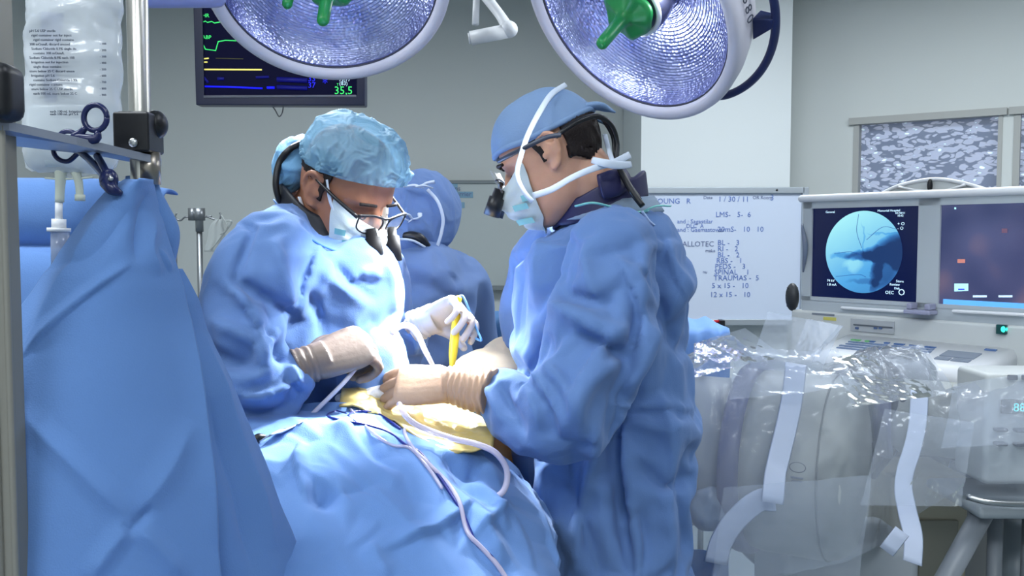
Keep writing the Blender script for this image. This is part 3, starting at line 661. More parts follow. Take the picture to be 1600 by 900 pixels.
# facets: fine hammered cells, stretched in rings
vo = nt.nodes.new('ShaderNodeTexVoronoi'); vo.inputs['Scale'].default_value = 110; nt.links.new(tc.outputs['Object'], vo.inputs[0])
nz = nt.nodes.new('ShaderNodeTexNoise'); nz.inputs['Scale'].default_value = 14; nz.inputs['Detail'].default_value = 5; nt.links.new(tc.outputs['Object'], nz.inputs[0])
b1 = nt.nodes.new('ShaderNodeBump'); b1.inputs['Strength'].default_value = .35; b1.inputs['Distance'].default_value = .004; nt.links.new(vo.outputs['Distance'], b1.inputs['Height'])
b2 = nt.nodes.new('ShaderNodeBump'); b2.inputs['Strength'].default_value = .4; b2.inputs['Distance'].default_value = .006; nt.links.new(nz.outputs['Fac'], b2.inputs['Height']); nt.links.new(b1.outputs[0], b2.inputs['Normal']); nt.links.new(b2.outputs[0], pb.inputs['Normal'])
cr = nt.nodes.new('ShaderNodeValToRGB'); e = cr.color_ramp.elements; e[0].position = .3; e[0].color = (.24, .27, .55, 1); e[1].position = .75; e[1].color = (.58, .62, .9, 1)
nt.links.new(nz.outputs['Fac'], cr.inputs[0]); nt.links.new(cr.outputs[0], pb.inputs['Base Color'])
def op_lamp(center, n, label, roll, spin, extra=False, power=60, aim=None, cone=27):
    """round lamp head; local +z is the way the light leaves"""
    z = np.array(n, float); z /= np.linalg.norm(z); x = np.cross([0, 0, 1.0], z); x /= np.linalg.norm(x); y = np.cross(z, x)
    c_, s_ = math.cos(spin), math.sin(spin); x, y = x * c_ + y * s_, y * c_ - x * s_
    R = np.stack([x, y, z], 1) * .94; c = np.array(center)
    t = empty('operating_lamp', c, label, 'operating lamp')
    Rr = .318
    SC = .94
    obj('housing', [lathe([(.02, -.27), (.10, -.265), (.2, -.235), (.27, -.185), (.312, -.12), (.332, -.055), (.338, -.01), (.334, .008), (.322, .013), (.306, .008), (.300, -.006), (.302, -.03), (.302, -.12), (.2, -.22), (.02, -.255)], c, R, 96, cap=True)], SHELL, t)
    pr = [(.299, -.012)] + [(.299 * math.cos(a) + .0011 * math.sin(a * 160), -.012 - .135 * math.sin(a) + .0013 * math.sin(a * 160)) for a in np.linspace(.05, 1.42, 210)]
    obj('reflector', [lathe(pr, c, R, 96, cap=False)], REFL, t)
    obj('rim_seam', [torus(c + z * -.008, .2995, .0035, R, 96, 8)], mat('dark_seam', (52, 52, 66), .5), t)
    hb = obj('lamp_core', [lathe([(.05, -.14), (.075, -.12), (.085, -.085), (.086, -.035), (.08, -.03), (.03, -.028)], c, R, 48)], mat('core_grey', (96, 98, 120), .3, metal=.6), t)
    obj('core_ring', [torus(c + z * -.03, .079, .0075, R, 64, 12)], WHITE, hb)
    # sterile cover: crumpled disc + stick
    a = np.linspace(0, 2 * np.pi, 48, endpoint=False); rings = []
    for r, h in [(.004, -.024), (.04, -.024), (.062, -.022), (.074, -.010), (.074, .002), (.062, .010), (.034, .018), (.022, .026), (.018, .05), (.017, .11), (.0165, .138), (.012, .146), (.003, .148)]:
        w = 1 + (.045 * np.sin(3 * a + 1) + .03 * np.sin(7 * a)) * (r > .03); hh = h + (.005 * np.sin(5 * a + 2)) * (r > .03)
        rings.append(np.stack([r * w * np.cos(a), r * w * np.sin(a), hh], 1))
    v, f = loft(rings); h = v[:, 2]; v = v + np.outer(np.clip(h, 0, 1) ** 1, np.array(roll + [0.0]))
    obj('handle_cover', [xf((v, f), R, c + z * .0)], GREEN, t)
    if extra:
        k = c + x * -.06 + y * .095 + z * -.01
        obj('spare_handle_cover', [xf((v * .85, f), R, c + (P(458, -40, 2.38) - c))], GREEN, t)
    # outer guard bar with its brackets
    bar = []
    for a_ in np.linspace(-1, 1, 25): rr_ = .335 + .042 * (1 - abs(a_) ** 2.2) ** .7; bar.append(c + R @ np.array([rr_ * math.cos(a_ * .95), rr_ * math.sin(a_ * .95), -.08 - .02 * (1 - a_ * a_)]))
    gb = obj('guard_bar', [tube(bar, .0105, n=14, k=5)], NAVYB, t)
    for a_ in (-.02, .55):
        p = c + R @ np.array([.376 * math.cos(a_), .376 * math.sin(a_), -.10]); q0 = c + R @ np.array([.325 * math.cos(a_ - .07), .325 * math.sin(a_ - .07), -.10]); q1 = c + R @ np.array([.325 * math.cos(a_ + .07), .325 * math.sin(a_ + .07), -.06])
        tz = z * .02; tt_ = np.cross(p - c, z); tt_ = tt_ / np.linalg.norm(tt_)
        obj('bracket', [loft([[q0 + tz - tt_ * .03, q0 + tz + tt_ * .03, q0 - tz + tt_ * .03, q0 - tz - tt_ * .03], [p + tz * .6 - tt_ * .012, p + tz * .6 + tt_ * .012, p - tz * .6 + tt_ * .012, p - tz * .6 - tt_ * .012]])], NAVYB, gb, bevel=.003)
    # fork and suspension tube, above the frame
    top = c - z * .27; piv = np.array([top[0], top[1] + .1, 2.62])
    obj('suspension_arm', [tube([top, top - z * .06, piv], .022, n=14, k=5), cyl(piv, (piv[0], piv[1], CEIL), .03)], SHELL, t)
    # the lamp's own light: four burners in the reflector ring, aimed at the wound unless another aim is given
    for k in range(4):
        a_ = k * math.pi / 2 + .6; p = c + R @ np.array([.2 * math.cos(a_), .2 * math.sin(a_), .012])
        light('burner_light', 'SPOT', p, power, (.93, .97, 1.0), FIELD if aim is None else aim, spot_size=math.radians(cone), spot_blend=1.0, shadow_soft_size=.05)
    p = c - z * .004 + x * .135
    for a_ in (.4, 2.5, 4.6):
        light('core_glow', 'POINT', c + R @ np.array([.115 * math.cos(a_), .115 * math.sin(a_), -.05]), .55, (.85, .92, 1), shadow_soft_size=.018)
    return t, R, c
Lr, RR, cR = op_lamp(P(980, 22, 2.28), (-.62, -.46, -.65), 'round operating lamp with green handle at the upper right, navy guard bar on its side', [.1, 0.0], -.42, power=560, aim=P(580, 560, 1.70), cone=20)
Ll, RL, cL = op_lamp(P(514, -24, 2.36), (.10, -.62, -.78), 'round operating lamp with green handle above the left surgeon, in front of the monitor', [.1, 0.1], math.pi, extra=True, power=270, cone=34)
L3, R3, c3 = op_lamp(np.array([.80, 1.05, 2.32]), P(545, 470, 1.7) - np.array([.80, 1.05, 2.32]), 'added third operating lamp, out of the frame, brightening the chest of the left surgeon', [.1, 0.0], .35, power=170, aim=P(590, 430, 1.68), cone=13)  # unseen lamp added to turn the left surgeon's chest near-white
# rating lettering on the right lamp's flank
for ch, k in zip('D 680', range(5)):
    a_ = .43 - k * .08
    d_ = RR @ np.array([math.cos(a_), math.sin(a_), 0]); tn = RR @ np.array([math.sin(a_), -math.cos(a_), 0]); zz = RR[:, 2]
    if ch != ' ': text('lettering', ch, cR + d_ * .3405 - zz * .03, .04, mat('lamp_lettering', (60, 66, 84), .5), np.stack([tn, -zz, d_], 1) / .94, Lr)
# lilac spring arm crossing the very top left
t = obj('lamp_spring_arm', [tube([P(215, -8, 2.0), P(338, -4, 2.2)], [.028, .024], n=18, k=3, round_ends=True), cyl(P(215, -12, 2.0), (P(215, -12, 2.0)[0], 2.0, CEIL), .03), cyl(P(338, -8, 2.2), (P(338, -8, 2.2)[0], 2.2, CEIL), .02)], mat('lilac_grey_paint', (140, 144, 190), .4))
tag(t, 'lilac-grey lamp support arm along the top edge, left of the monitor', 'lamp arm')
# ================================================================ people
def head_ring(z):
    T = np.array([[.124, .012, -.04, .02], [.118, .040, -.065, .044], [.10, .070, -.086, .060], [.08, .083, -.097, .069], [.05, .091, -.104, .0755], [.025, .094, -.104, .077], [.005, .087, -.100, .075],
                  [-.02, .090, -.092, .0715], [-.04, .092, -.080, .068], [-.06, .094, -.066, .063], [-.08, .092, -.05, .057], [-.10, .090, -.03, .047], [-.115, .080, .0, .031], [-.121, .066, .03, .014]])[::-1]
    return [np.interp(z, T[:, 0], T[:, k]) for k in (1, 2, 3)]
def head_pt(a, z, off=0.0):
    """point of the skin at azimuth a (0 = nose, + = left) and height z, pushed out by off"""
    f, b, w = head_ring(z); cx = (f + b) / 2; ca_, sa_ = np.cos(a), np.sin(a)
    e = 2 / 2.35; x = np.sign(ca_) * np.abs(ca_) ** e * ((f - b) / 2 + off); y = np.sign(sa_) * np.abs(sa_) ** e * (w + off)
    return np.array([cx + x, y, z])
def head_parts(ear=1.0, neck=None):
    a = np.linspace(0, 2 * np.pi, 56, endpoint=False); rings = []
    for z in np.linspace(-.1209, .1235, 50):
        f, b, w = head_ring(z); cx = (f + b) / 2; ca_, sa_ = np.cos(a), np.sin(a); e = 2 / 2.35
        x = np.sign(ca_) * np.abs(ca_) ** e * (f - b) / 2; y = np.sign(sa_) * np.abs(sa_) ** e * w
        # features of the face
        for s in (-1, 1):
            x -= .013 * np.exp(-(((y - s * .032) / .017) ** 2 + ((z - .004) / .013) ** 2)) * (ca_ > 0)
            x += .006 * np.exp(-(((y - s * .034) / .02) ** 2 + ((z - .026) / .008) ** 2)) * (ca_ > 0)
            x += .005 * np.exp(-(((y - s * .048) / .018) ** 2 + ((z + .03) / .018) ** 2)) * (ca_ > 0)
            x += .006 * np.exp(-(((y - s * .032) / .013) ** 2 + ((z - .002) / .008) ** 2)) * (ca_ > 0)
        x += (.007 * np.exp(-((y / .026) ** 2 + ((z + .068) / .005) ** 2)) + .008 * np.exp(-((y / .024) ** 2 + ((z + .080) / .006) ** 2)) + .008 * np.exp(-((y / .022) ** 2 + ((z + .106) / .012) ** 2))) * (ca_ > 0)
        rings.append(np.stack([cx + x, y, np.full(len(a), z)], 1))
    out = [loft(rings)]
    # nose
    out.append(tube([(.084, 0, .020), (.094, 0, .004), (.106, 0, -.016), (.116, 0, -.034), (.108, 0, -.043), (.088, 0, -.046)], [.008, .009, .0105, .0125, .011, .009], n=12, k=4))
    for s in (-1, 1): out.append(ellipsoid((.100, s * .012, -.040), (.011, .0075, .008)))
    for s in (-1, 1):
        # ear: helix, lobe, concha plate
        h = [(.008, .074, .012), (.006, .083, .028), (-.008, .090, .036), (-.023, .092, .028), (-.028, .090, .008), (-.020, .085, -.012), (-.006, .080, -.027), (.006, .075, -.030)]
        out.append(tube([(x, s * y, z) for x, y, z in h], [.0045, .0055, .0055, .0055, .005, .005, .007, .006], n=10, k=4))
        out.append(tube([(x, s * y, z) for x, y, z in [(-.006, .083, .020), (-.014, .085, .008), (-.010, .083, -.010)]], .0042, n=8, k=4))
        out.append(ellipsoid((-.010, s * .076, .002), (.017, .008, .028)))
        out.append(ellipsoid((.007, s * .077, -.002), (.006, .006, .009)))
    return out
def hand_parts(W, d, n, curls, side=1, size=1.0, grow=1.0, thumb=(.6, .5), spread=.14):
    """W wrist, d wrist->knuckles, n out of the palm, side +1 if the thumb lies along d x n; curls = per finger (three bends)"""
    d = np.array(d, float); d /= np.linalg.norm(d); n = np.array(n, float); n -= d * (n @ d); n /= np.linalg.norm(n); s = np.cross(d, n) * side
    W = np.array(W, float); out = []; k = size; R = np.stack([d, s, n], 1)
    def pl(x, y, z): return W + R @ (np.array([x, y, z]) * k)
    rings = []; a = np.linspace(0, 2 * np.pi, 20, endpoint=False)
    for x, w, t, o in [(-.035, .027, .021, 0), (0, .029, .020, 0), (.02, .035, .019, .001), (.05, .041, .016, .0), (.075, .043, .0145, 0), (.094, .041, .0125, -.001), (.102, .034, .009, -.001)]:
        w = w * (1 + (grow - 1) * .5); t = t + .01 * (grow - 1); ca_, sa_ = np.cos(a), np.sin(a)
        rings.append(np.array([pl(x, np.sign(c1) * abs(c1) ** .8 * w, o + s1 * t) for c1, s1 in zip(ca_, sa_)]))
    out.append(loft(rings))
    for i, (y, L, r) in enumerate([(.031, .95, .0096), (.0105, 1.05, .0098), (-.0105, .99, .0094), (-.030, .8, .0084)]):
        base = pl(.088, y, 0); dd = d * math.cos((y / .03) * spread) + s * math.sin((y / .03) * spread); pts = [pl(.06, y * .9, 0), base]; rad = [r * 1.05, r * 1.05]
        th = 0
        for L0, c in zip((.046, .028, .022), curls[i]):
            th += c; q = dd * math.cos(th) + n * math.sin(th); pts.append(pts[-1] + q * L0 * L * k); rad.append(r * (1 - .07 * (len(rad) - 1)))
        out.append(tube(pts, np.array(rad) * k * grow, n=12, k=4, round_ends=True))
        for j in (1, 2): out.append(ellipsoid(pts[j], np.array([1, 1, 1]) * rad[j] * 1.06 * k * grow))
    o, c = thumb                          # opening angle away from the palm edge, closing towards the palm
    t0, t1 = pl(.018, .022, .004), pl(.043, .043, .008 + .012 * c)
    v1 = d * math.cos(o) + s * math.sin(o); v1 = v1 * math.cos(c) + n * math.sin(c); v2 = d * math.cos(o - .45) + s * math.sin(o - .45); v2 = v2 * math.cos(c + .15) + n * math.sin(c + .15)
    out.append(tube([t0, t1, t1 + v1 * .034 * k, t1 + v1 * .034 * k + v2 * .029 * k], np.array([.015, .0135, .011, .0088]) * k * grow, n=12, k=4, round_ends=True))
    return out
def rrow(py, l, r, Y, t, p=2.3, n=44, skew=0):
    """one horizontal ring of a garment: silhouette columns l..r at height py, middle depth Y, half thickness t"""
    A, B = P(l, py, Y), P(r, py, Y); c = (A + B) / 2; w = (B[0] - A[0]) / 2; a = np.linspace(0, 2 * np.pi, n, endpoint=False); e = 2 / p
    ca_, sa_ = np.cos(a), np.sin(a); x = np.sign(ca_) * np.abs(ca_) ** e * w; y = np.sign(sa_) * np.abs(sa_) ** e * t
    return np.stack([c[0] + x + skew * y, c[1] + y, np.full(n, c[2])], 1)
def zrow(z, x, y, w, t, p=2.3, n=44):
    a = np.linspace(0, 2 * np.pi, n, endpoint=False); e = 2 / p; ca_, sa_ = np.cos(a), np.sin(a)
    return np.stack([x + np.sign(ca_) * np.abs(ca_) ** e * w, y + np.sign(sa_) * np.abs(sa_) ** e * t, np.full(n, z)], 1)
def interp_rows(rows, step=.02):
    out = []
    for a, b in zip(rows[:-1], rows[1:]):
        k = max(1, int(abs(a[:, 2].mean() - b[:, 2].mean()) / step)); out += [a + (b - a) * i / k for i in range(k)]
    return out + [rows[-1]]
def body_mesh(headR, headT, neck, trunk, arms, hands, feet, hips, voxel=.0045):
    parts = xfs(head_parts(), headR, headT)
    parts.append(tube(neck, [.056, .055, .062, .075][:len(neck)], n=20, k=4))
    parts.append(tube([p for p, r in trunk], [r * .70 for p, r in trunk], n=24, k=4, flat=.68, up=(feet_dir[0], feet_dir[1], 0), round_ends=True))
    for pts, rad in arms: parts.append(tube(pts, np.array(rad) * .76, n=16, k=5, round_ends=True))
    for h in hands: parts += h
    for hp, ft in zip(hips, feet):
        kn = (hp + ft) / 2
        parts.append(tube([hp, kn + (hp - kn) * .5, kn, kn + (ft - kn) * .35, ft + np.array([0, 0, .09])], [.075, .066, .05, .048, .036], n=16, k=4, round_ends=True))
        parts.append(tube([ft + np.array([0, 0, .07]), ft + np.array([feet_dir[0] * .06, feet_dir[1] * .06, .05]), ft + np.array([feet_dir[0] * .17, feet_dir[1] * .17, .028])], [.042, .038, .027], n=14, k=4, round_ends=True))
    return merged(parts, voxel, 3, 'person')
feet_dir = (1, 0)
def net_relief(v, c, na, nt_, amp):
    a = np.tile(np.linspace(0, 2 * np.pi, na), nt_); t = np.repeat(np.linspace(0, 1, nt_), na)
    u = v - c; u = u / np.linalg.norm(u, axis=1)[:, None]; w_ = np.stack([perlin(u * 2 + 4), perlin(u * 2 + 8), perlin(u * 2 + 12)], 1) * .5; u = u + w_ * .5; q = u * [2.6, 2.6, .9]; q2 = u * [6.5, 6.5, 1.5] + 9; q3 = u * [13, 13, 2.6] + 3
    r = lambda z: np.maximum(0, 1 - 3.2 * np.abs(perlin(z)))
    h = r(q) * 1.3 * np.exp(-t * .5) + r(q2) * np.exp(-t * 1.0) + r(q3) * .7 * np.exp(-t * 2.4) + .6 * perlin(q * .8 + 5)
    d = v - c; d /= np.linalg.norm(d, axis=1)[:, None]; return v + d * (amp * h)[:, None]
def cap_grid(edge, top_c, rad, na=72, nt_=26, puff=0, crink=0, seed=1, kk=26):
    """cloth cap in head space: from the edge angle e(a) up to the crown"""
    g = []; a = np.linspace(0, 2 * np.pi, na)
    for i in range(nt_):
        t = i / (nt_ - 1); row = []
        for q in a:
            e0 = edge(q); e = e0 + (math.pi / 2 - .02 - e0) * t
            d = np.array([math.cos(e) * math.cos(q), math.cos(e) * math.sin(q), math.sin(e)])
            k = 1 / np.linalg.norm(d / np.array(rad)); p = d * k
            pf = puff * math.sin(math.pi * min(1, t * 1.15 + .06)) ** .6
            row.append(np.array(top_c) + p + d * pf)
        g.append(row)
    g = np.array(g); v = g.reshape(-1, 3)
    if crink:
        aa = np.tile(a, nt_); tt_ = np.repeat(np.linspace(0, 1, nt_), na); d = v - np.array(top_c); d /= np.linalg.norm(d, axis=1)[:, None]
        h = crink * (np.exp(-tt_ * 5) * np.sin(kk * aa + 2 * np.sin(3 * aa)) * .7) + crink * 1.6 * crumple(v, seed, 9, .03, .09, .3) * np.clip(tt_ * 4, .2, 1)
        h = h.reshape(nt_, na); h[:, -1] = h[:, 0]; v = v + d * h.reshape(-1)[:, None]
    return v.reshape(nt_, na, 3)
def ribbon(pts, w, n=6, k=6, up=(0, 0, 1), th=.0012):
    return tube(pts, w, n=10, k=k, flat=th / w, up=up)
def mask_parts(bulge=.012, zt=-.012, zb=-.128, aw=1.02, nose=.034, seed=3):
    g = []; zs = np.linspace(zt, zb, 22)
    for i, z in enumerate(zs):
        u = i / 21; row = []
        for a in np.linspace(-aw, aw, 30):
            zz = z + .030 * (abs(a) / aw) ** 1.6 * (1 if u < .5 else .2) * (1 - u) + .028 * (abs(a) / aw) ** 2 * u
            p = head_pt(a, max(zz, -.118), .006 + bulge * math.cos(a / aw * 1.5) * (.4 + .6 * math.sin(math.pi * u)))
            p[0] += nose * math.exp(-(a / .33) ** 2) * math.exp(-((z + .03) / .045) ** 2)
            p[0] += .0026 * (1 if (i // 3) % 2 else -1) * math.cos(a / aw * 1.5)
            if zz < -.118: p[2] = zz; p[0] -= .15 * (-.118 - zz)
            row.append(p)
        g.append(row)
    v, f = sheet(g); v = v + np.stack([crumple(v, seed, 6, .02, .05) * .006] * 3, 1) * [1, .3, .3]; return v, f
SCRUB = mat('scrub_grey', (132, 150, 172), .7)
MASK = mat('mask_paper', (214, 226, 228), .7, bump=.2, bscale=300, thin=.2)
MASK2 = mat('mask_teal_print', (120, 176, 178), .7)
TIE = mat('white_tie', (205, 216, 232), .6)
HAIR = mat('dark_hair', (32, 24, 24), .55, bump=.6, bscale=260, spec=.3)
NAVYC = mat('thyroid_collar_navy', (34, 34, 76), .5, bump=.2, bscale=80)
MINT = mat('mint_binding', (128, 200, 196), .6)
GLOVE_W = mat('white_latex', (196, 182, 172), .45, bump=.25, bscale=120)
GLOVE_T = mat('tan_latex', (186, 152, 126), .45, bump=.3, bscale=120)
LENS = mat('clear_lens', (235, 240, 245), .02, alpha=.18, spec=.8)

# ---------------------------------------------------------------- right surgeon
HR = basis((-.985, .17, 0)); pch = math.radians(31)
def pitched(yaw, pitch, roll=0):
    f = np.array([math.cos(yaw) * math.cos(pitch), math.sin(yaw) * math.cos(pitch), -math.sin(pitch)]); R = basis(f)
    c, s = math.cos(roll), math.sin(roll); return R @ np.array([[1, 0, 0], [0, c, -s], [0, s, c]])
RHr = pitched(math.radians(172), math.radians(29), math.radians(0))
ear = P(861, 236, 1.70); RT_ = ear - RHr @ np.array([-.008, .080, 0])
def hr(p): return np.asarray(p) @ RHr.T + RT_
YR = 1.80
neckb = P(952, 322, YR)
feet_dir = (-1, 0)
shL, shR = P(948, 385, 1.615), P(925, 385, 1.99)
elL, wrL = P(893, 638, 1.47), P(712, 602, 1.605)
elR, wrR = P(862, 590, 2.05), P(822, 606, 1.98)
hipc = P(945, 760, YR)
SMALL = [(.5, .7, .4)] * 4
dL = np.array([-1, .14, -.01]); nL = np.array([.1, .35, -.9])
curlsL = [(.5, .95, .5), (.55, 1.05, .5), (.62, 1.1, .6), (.7, 1.15, .6)]
nL = np.array([-.05, .68, -.73])
def lh(g): return hand_parts(wrL, dL, nL, curlsL, side=-1, size=1.08, grow=g, thumb=(.35, .9), spread=.03)
def rh(g): return hand_parts(wrR, np.array([-1, .1, .0]), np.array([0, .6, -.8]), [(.8, 1, .6)] * 4, side=1, grow=g)
bm_ = body_mesh(RHr, RT_, [hr((-.035, 0, -.02)), hr((-.045, 0, -.08)), neckb + np.array([-.02, 0, -.01]), neckb + np.array([0, 0, -.08])],
    [(P(940, 372, YR), .13), (P(940, 440, YR), .155), (P(938, 560, YR), .14), (P(942, 680, YR), .15), (hipc, .15)],
    [([shL + np.array([0, .05, .0]), shL, (shL + elL) / 2, elL, (elL + wrL) / 2, wrL], [.06, .062, .05, .042, .036, .026]), ([shR, (shR + elR) / 2, elR, wrR], [.055, .045, .04, .026])],
    [lh(.8), rh(.8)], [np.array([hipc[0] + .02, YR - .08, 0]), np.array([hipc[0] - .02, YR + .08, 0])], [hipc + np.array([0, -.07, 0]), hipc + np.array([0, .07, 0])])
pR = obj('person', bm_, SKIN)
tag(pR, 'person in blue gown and cloth cap in profile facing left, standing right of the table', 'person')
rows = [rrow(318, 918, 1030, 1.80, .085), rrow(330, 890, 1052, 1.80, .12), rrow(350, 862, 1060, 1.80, .15), rrow(380, 826, 1072, 1.80, .18), rrow(415, 800, 1084, 1.81, .2), rrow(440, 795, 1086, 1.81, .21),
        rrow(480, 790, 1074, 1.81, .2), rrow(540, 790, 1078, 1.81, .2), rrow(600, 796, 1088, 1.82, .2), rrow(660, 802, 1096, 1.82, .21), rrow(720, 800, 1090, 1.82, .22), rrow(790, 800, 1085, 1.82, .23), rrow(860, 806, 1084, 1.82, .24), rrow(940, 812, 1090, 1.82, .25), rrow(1100, 816, 1096, 1.82, .25), rrow(1290, 820, 1100, 1.82, .26)]
gp = [loft(interp_rows(rows))]
gp.append(tube([P(960, 352, 1.72), P(957, 395, 1.62), P(948, 460, 1.575), P(932, 540, 1.52), P(905, 618, 1.475), P(868, 655, 1.475), P(815, 640, 1.53), P(768, 616, 1.59), P(712, 603, 1.62)],
               [.06, .092, .102, .103, .095, .084, .076, .062, .046], n=30, k=6, round_ends=False))
gp.append(tube([P(900, 360, 1.93), P(868, 400, 1.98), P(845, 480, 2.0), P(850, 560, 2.04), P(850, 596, 2.03), P(824, 606, 1.99)], [.07, .095, .1, .09, .075, .045], n=24, k=5))
gm = merged(gp, .013, 3, 'gown')
strokes_R = [
 ('s', 14, 26, [(958, 395), (985, 440), (1003, 490), (1000, 530), (985, 560)]), ('v', 16, 30, [(1008, 470), (985, 560), (968, 640), (962, 720)]), ('s', 12, 22, [(1042, 372), (1050, 420), (1072, 470)]),
 ('r', 14, 40, [(1075, 420), (1040, 500), (1000, 570), (975, 620)]), ('v', 14, 26, [(1030, 390), (1025, 450), (1045, 520), (1070, 560)]), ('r', 10, 26, [(1000, 380), (1010, 440), (1030, 490)]),
 ('r', 16, 34, [(855, 470), (905, 498), (950, 520), (985, 508)]), ('v', 15, 26, [(875, 455), (920, 468), (965, 470)]), ('s', 16, 30, [(958, 515), (930, 560), (905, 600), (890, 640)]), ('v', 14, 22, [(900, 520), (945, 540), (985, 560)]),
 ('r', 14, 26, [(975, 560), (930, 590), (900, 640), (880, 680)]), ('v', 12, 20, [(860, 520), (845, 560), (820, 590)]), ('r', 12, 22, [(840, 560), (880, 600), (905, 650), (905, 690)]), ('s', 12, 24, [(812, 540), (835, 590), (870, 640), (880, 690)]),
 ('r', 10, 18, [(800, 580), (830, 620), (845, 670)]), ('v', 10, 16, [(780, 600), (800, 640), (820, 680)]), ('r', 9, 14, [(755, 598), (770, 630), (785, 660)]), ('v', 8, 12, [(740, 600), (752, 625), (762, 645)]),
 ('r', 9, 30, [(850, 350), (835, 420), (840, 480)]), ('v', 10, 26, [(900, 370), (880, 430), (885, 480)]), ('r', 7, 24, [(910, 380), (920, 440), (950, 490)]), ('v', 10, 24, [(820, 400), (812, 470), (805, 540)]),
 ('v', 20, 24, [(958, 660), (966, 740), (975, 820), (985, 900)]), ('r', 12, 24, [(930, 640), (926, 720), (905, 800), (900, 900)]), ('v', 12, 28, [(893, 700), (900, 780), (925, 860), (940, 910)]), ('s', 14, 30, [(975, 640), (970, 700), (978, 770), (990, 850), (995, 905)]),
 ('r', 14, 34, [(1030, 610), (1050, 700), (1045, 800), (1055, 900)]), ('r', 9, 24, [(985, 650), (1030, 670), (1085, 660)]), ('v', 9, 22, [(1000, 720), (1040, 760), (1085, 740)]), ('v', 14, 26, [(1075, 690), (1060, 760), (1070, 850), (1062, 905)]),
 ('r', 11, 20, [(850, 720), (845, 800), (850, 900)]), ('v', 11, 20, [(825, 700), (822, 790), (828, 900)]), ('v', 8, 16, [(1000, 800), (1010, 850), (1005, 900)]), ('r', 7, 10, [(950, 632), (990, 636), (1040, 632), (1085, 640)])]
v = getv(gm); setv(gm, v - getn(gm) * .012)
sculpt(gm, strokes_R, [(11, 8, .14, .3, .014)])
gm = buckle(gm, [(P(715, 603, 1.62), .06), (P(824, 606, 1.99), .06), (P(965, 325, 1.8), .12)])
sculpt(gm, [(k_, a_ * .55, w_ * .55, p_) for k_, a_, w_, p_ in strokes_R], [(14, 8, .03, .09, .004, 1)])
gown = obj('gown', gm, GOWN, pR)
a = np.linspace(0, 2 * np.pi, 40)
obj('neck_binding', [tube([P(900, 322, 1.68), P(925, 317, 1.65), P(950, 322, 1.66), P(978, 330, 1.67), P(1005, 331, 1.70), P(1020, 325, 1.76)], .0045, n=8, flat=.5), tube([P(1004, 331, 1.70), P(1025, 322, 1.70), P(1046, 322, 1.72)], .006, n=8, flat=.3)], MINT, gown)
obj('closure_tab', [tube([P(1003, 330, 1.68), P(1014, 345, 1.68), P(1022, 352, 1.68)], .012, n=10, flat=.2)], mat('pale_velcro', (170, 190, 222), .7), gown)
m = merged(lh(1.0) + [tube([wrL + (elL - wrL) * .36, wrL + (elL - wrL) * .12, wrL + np.array([.0, 0, 0]), wrL - np.array([.02, -.003, .002])], [.043, .039, .036, .033], n=28, k=4)], .0026, 3)
v = getv(m); d_ = (v - wrL) @ (dL / np.linalg.norm(dL)); n_v = getn(m)
v = v + n_v * (np.where(d_ < .012, .0016 * np.sin(d_ * 520 + 3 * perlin(v * 30)), 0) + .0012 * crumple(v, 5, 8, .012, .04))[:, None]; setv(m, v)
obj('glove', m, GLOVE_T, pR)['label'] = 'tan latex glove with a rolled cuff on the left hand'
obj('glove', merged(rh(1.0), .003, 3), GLOVE_T, pR)
# hair below the cap, sideburn
g = []
for z in np.linspace(.040, -.052, 20):
    row = []
    for q in np.linspace(math.pi * .60 - .0, math.pi * 1.40, 44):
        edge_ = abs(q - math.pi) / (math.pi * .40); zl = z if z > -.03 else z + .05 * max(0, edge_ - .45)
        row.append(hr(head_pt(q, zl, .006 + .002 * math.sin(q * 60 + z * 80))))
    g.append(row)
obj('hair', [sheet(g)], HAIR, pR, solid=.006)
g = [[hr(head_pt(q, z, .0045)) for q in np.linspace(1.34 + .14 * (.045 - z) / .08, 1.5, 8)] for z in np.linspace(.05, -.012, 12)]
obj('sideburn', [sheet(g)], HAIR, pR, solid=.004)
for s in (1, -1): obj('eyebrow', [tube([hr((.097, s * .018, .027)), hr((.099, s * .034, .031)), hr((.088, s * .052, .027))], .0035, n=8)], HAIR, pR)
for s in (1, -1): obj('eyelashes', [tube([hr((.086, s * .020, .000)), hr((.090, s * .032, -.004)), hr((.083, s * .045, .000))], .0015, n=6)], HAIR, pR)
# cap
def edgeR(q):
    front = .5 + .5 * math.cos(q); return .22 + .10 * front * front - .05 * (1 - front) + (-.02 if abs(math.sin(q)) > .8 else 0)
g = cap_grid(edgeR, (-.006, 0, .018), (.108, .088, .114), puff=.006, crink=.004, seed=21, kk=9)
CAPR = mat('cap_cloth', (116, 144, 182), .7, bump=.3, bscale=300, var=.06, vscale=14)
cap = obj('cap', [xf(sheet(g), RHr, RT_)], CAPR, pR, solid=.003)
obj('cap_band', [xf(tube([np.array(g[0][i]) * .5 + np.array(g[1][i]) * .5 for i in range(0, 72, 3)] + [g[0][0]], .0065, n=8, k=2, flat=.9), RHr, RT_)], CAPR, cap)
obj('cap_tail', [xf(tube([(-.098, .02, .05), (-.125, .015, .04), (-.140, .01, .025), (-.15, .01, .012)], [.02, .017, .012, .004], n=12, flat=.45), RHr, RT_), xf(tube([(-.098, .0, .04), (-.12, .0, .012), (-.13, .0, -.01)], [.012, .012, .004], n=12, flat=.45), RHr, RT_)], CAPR, cap)
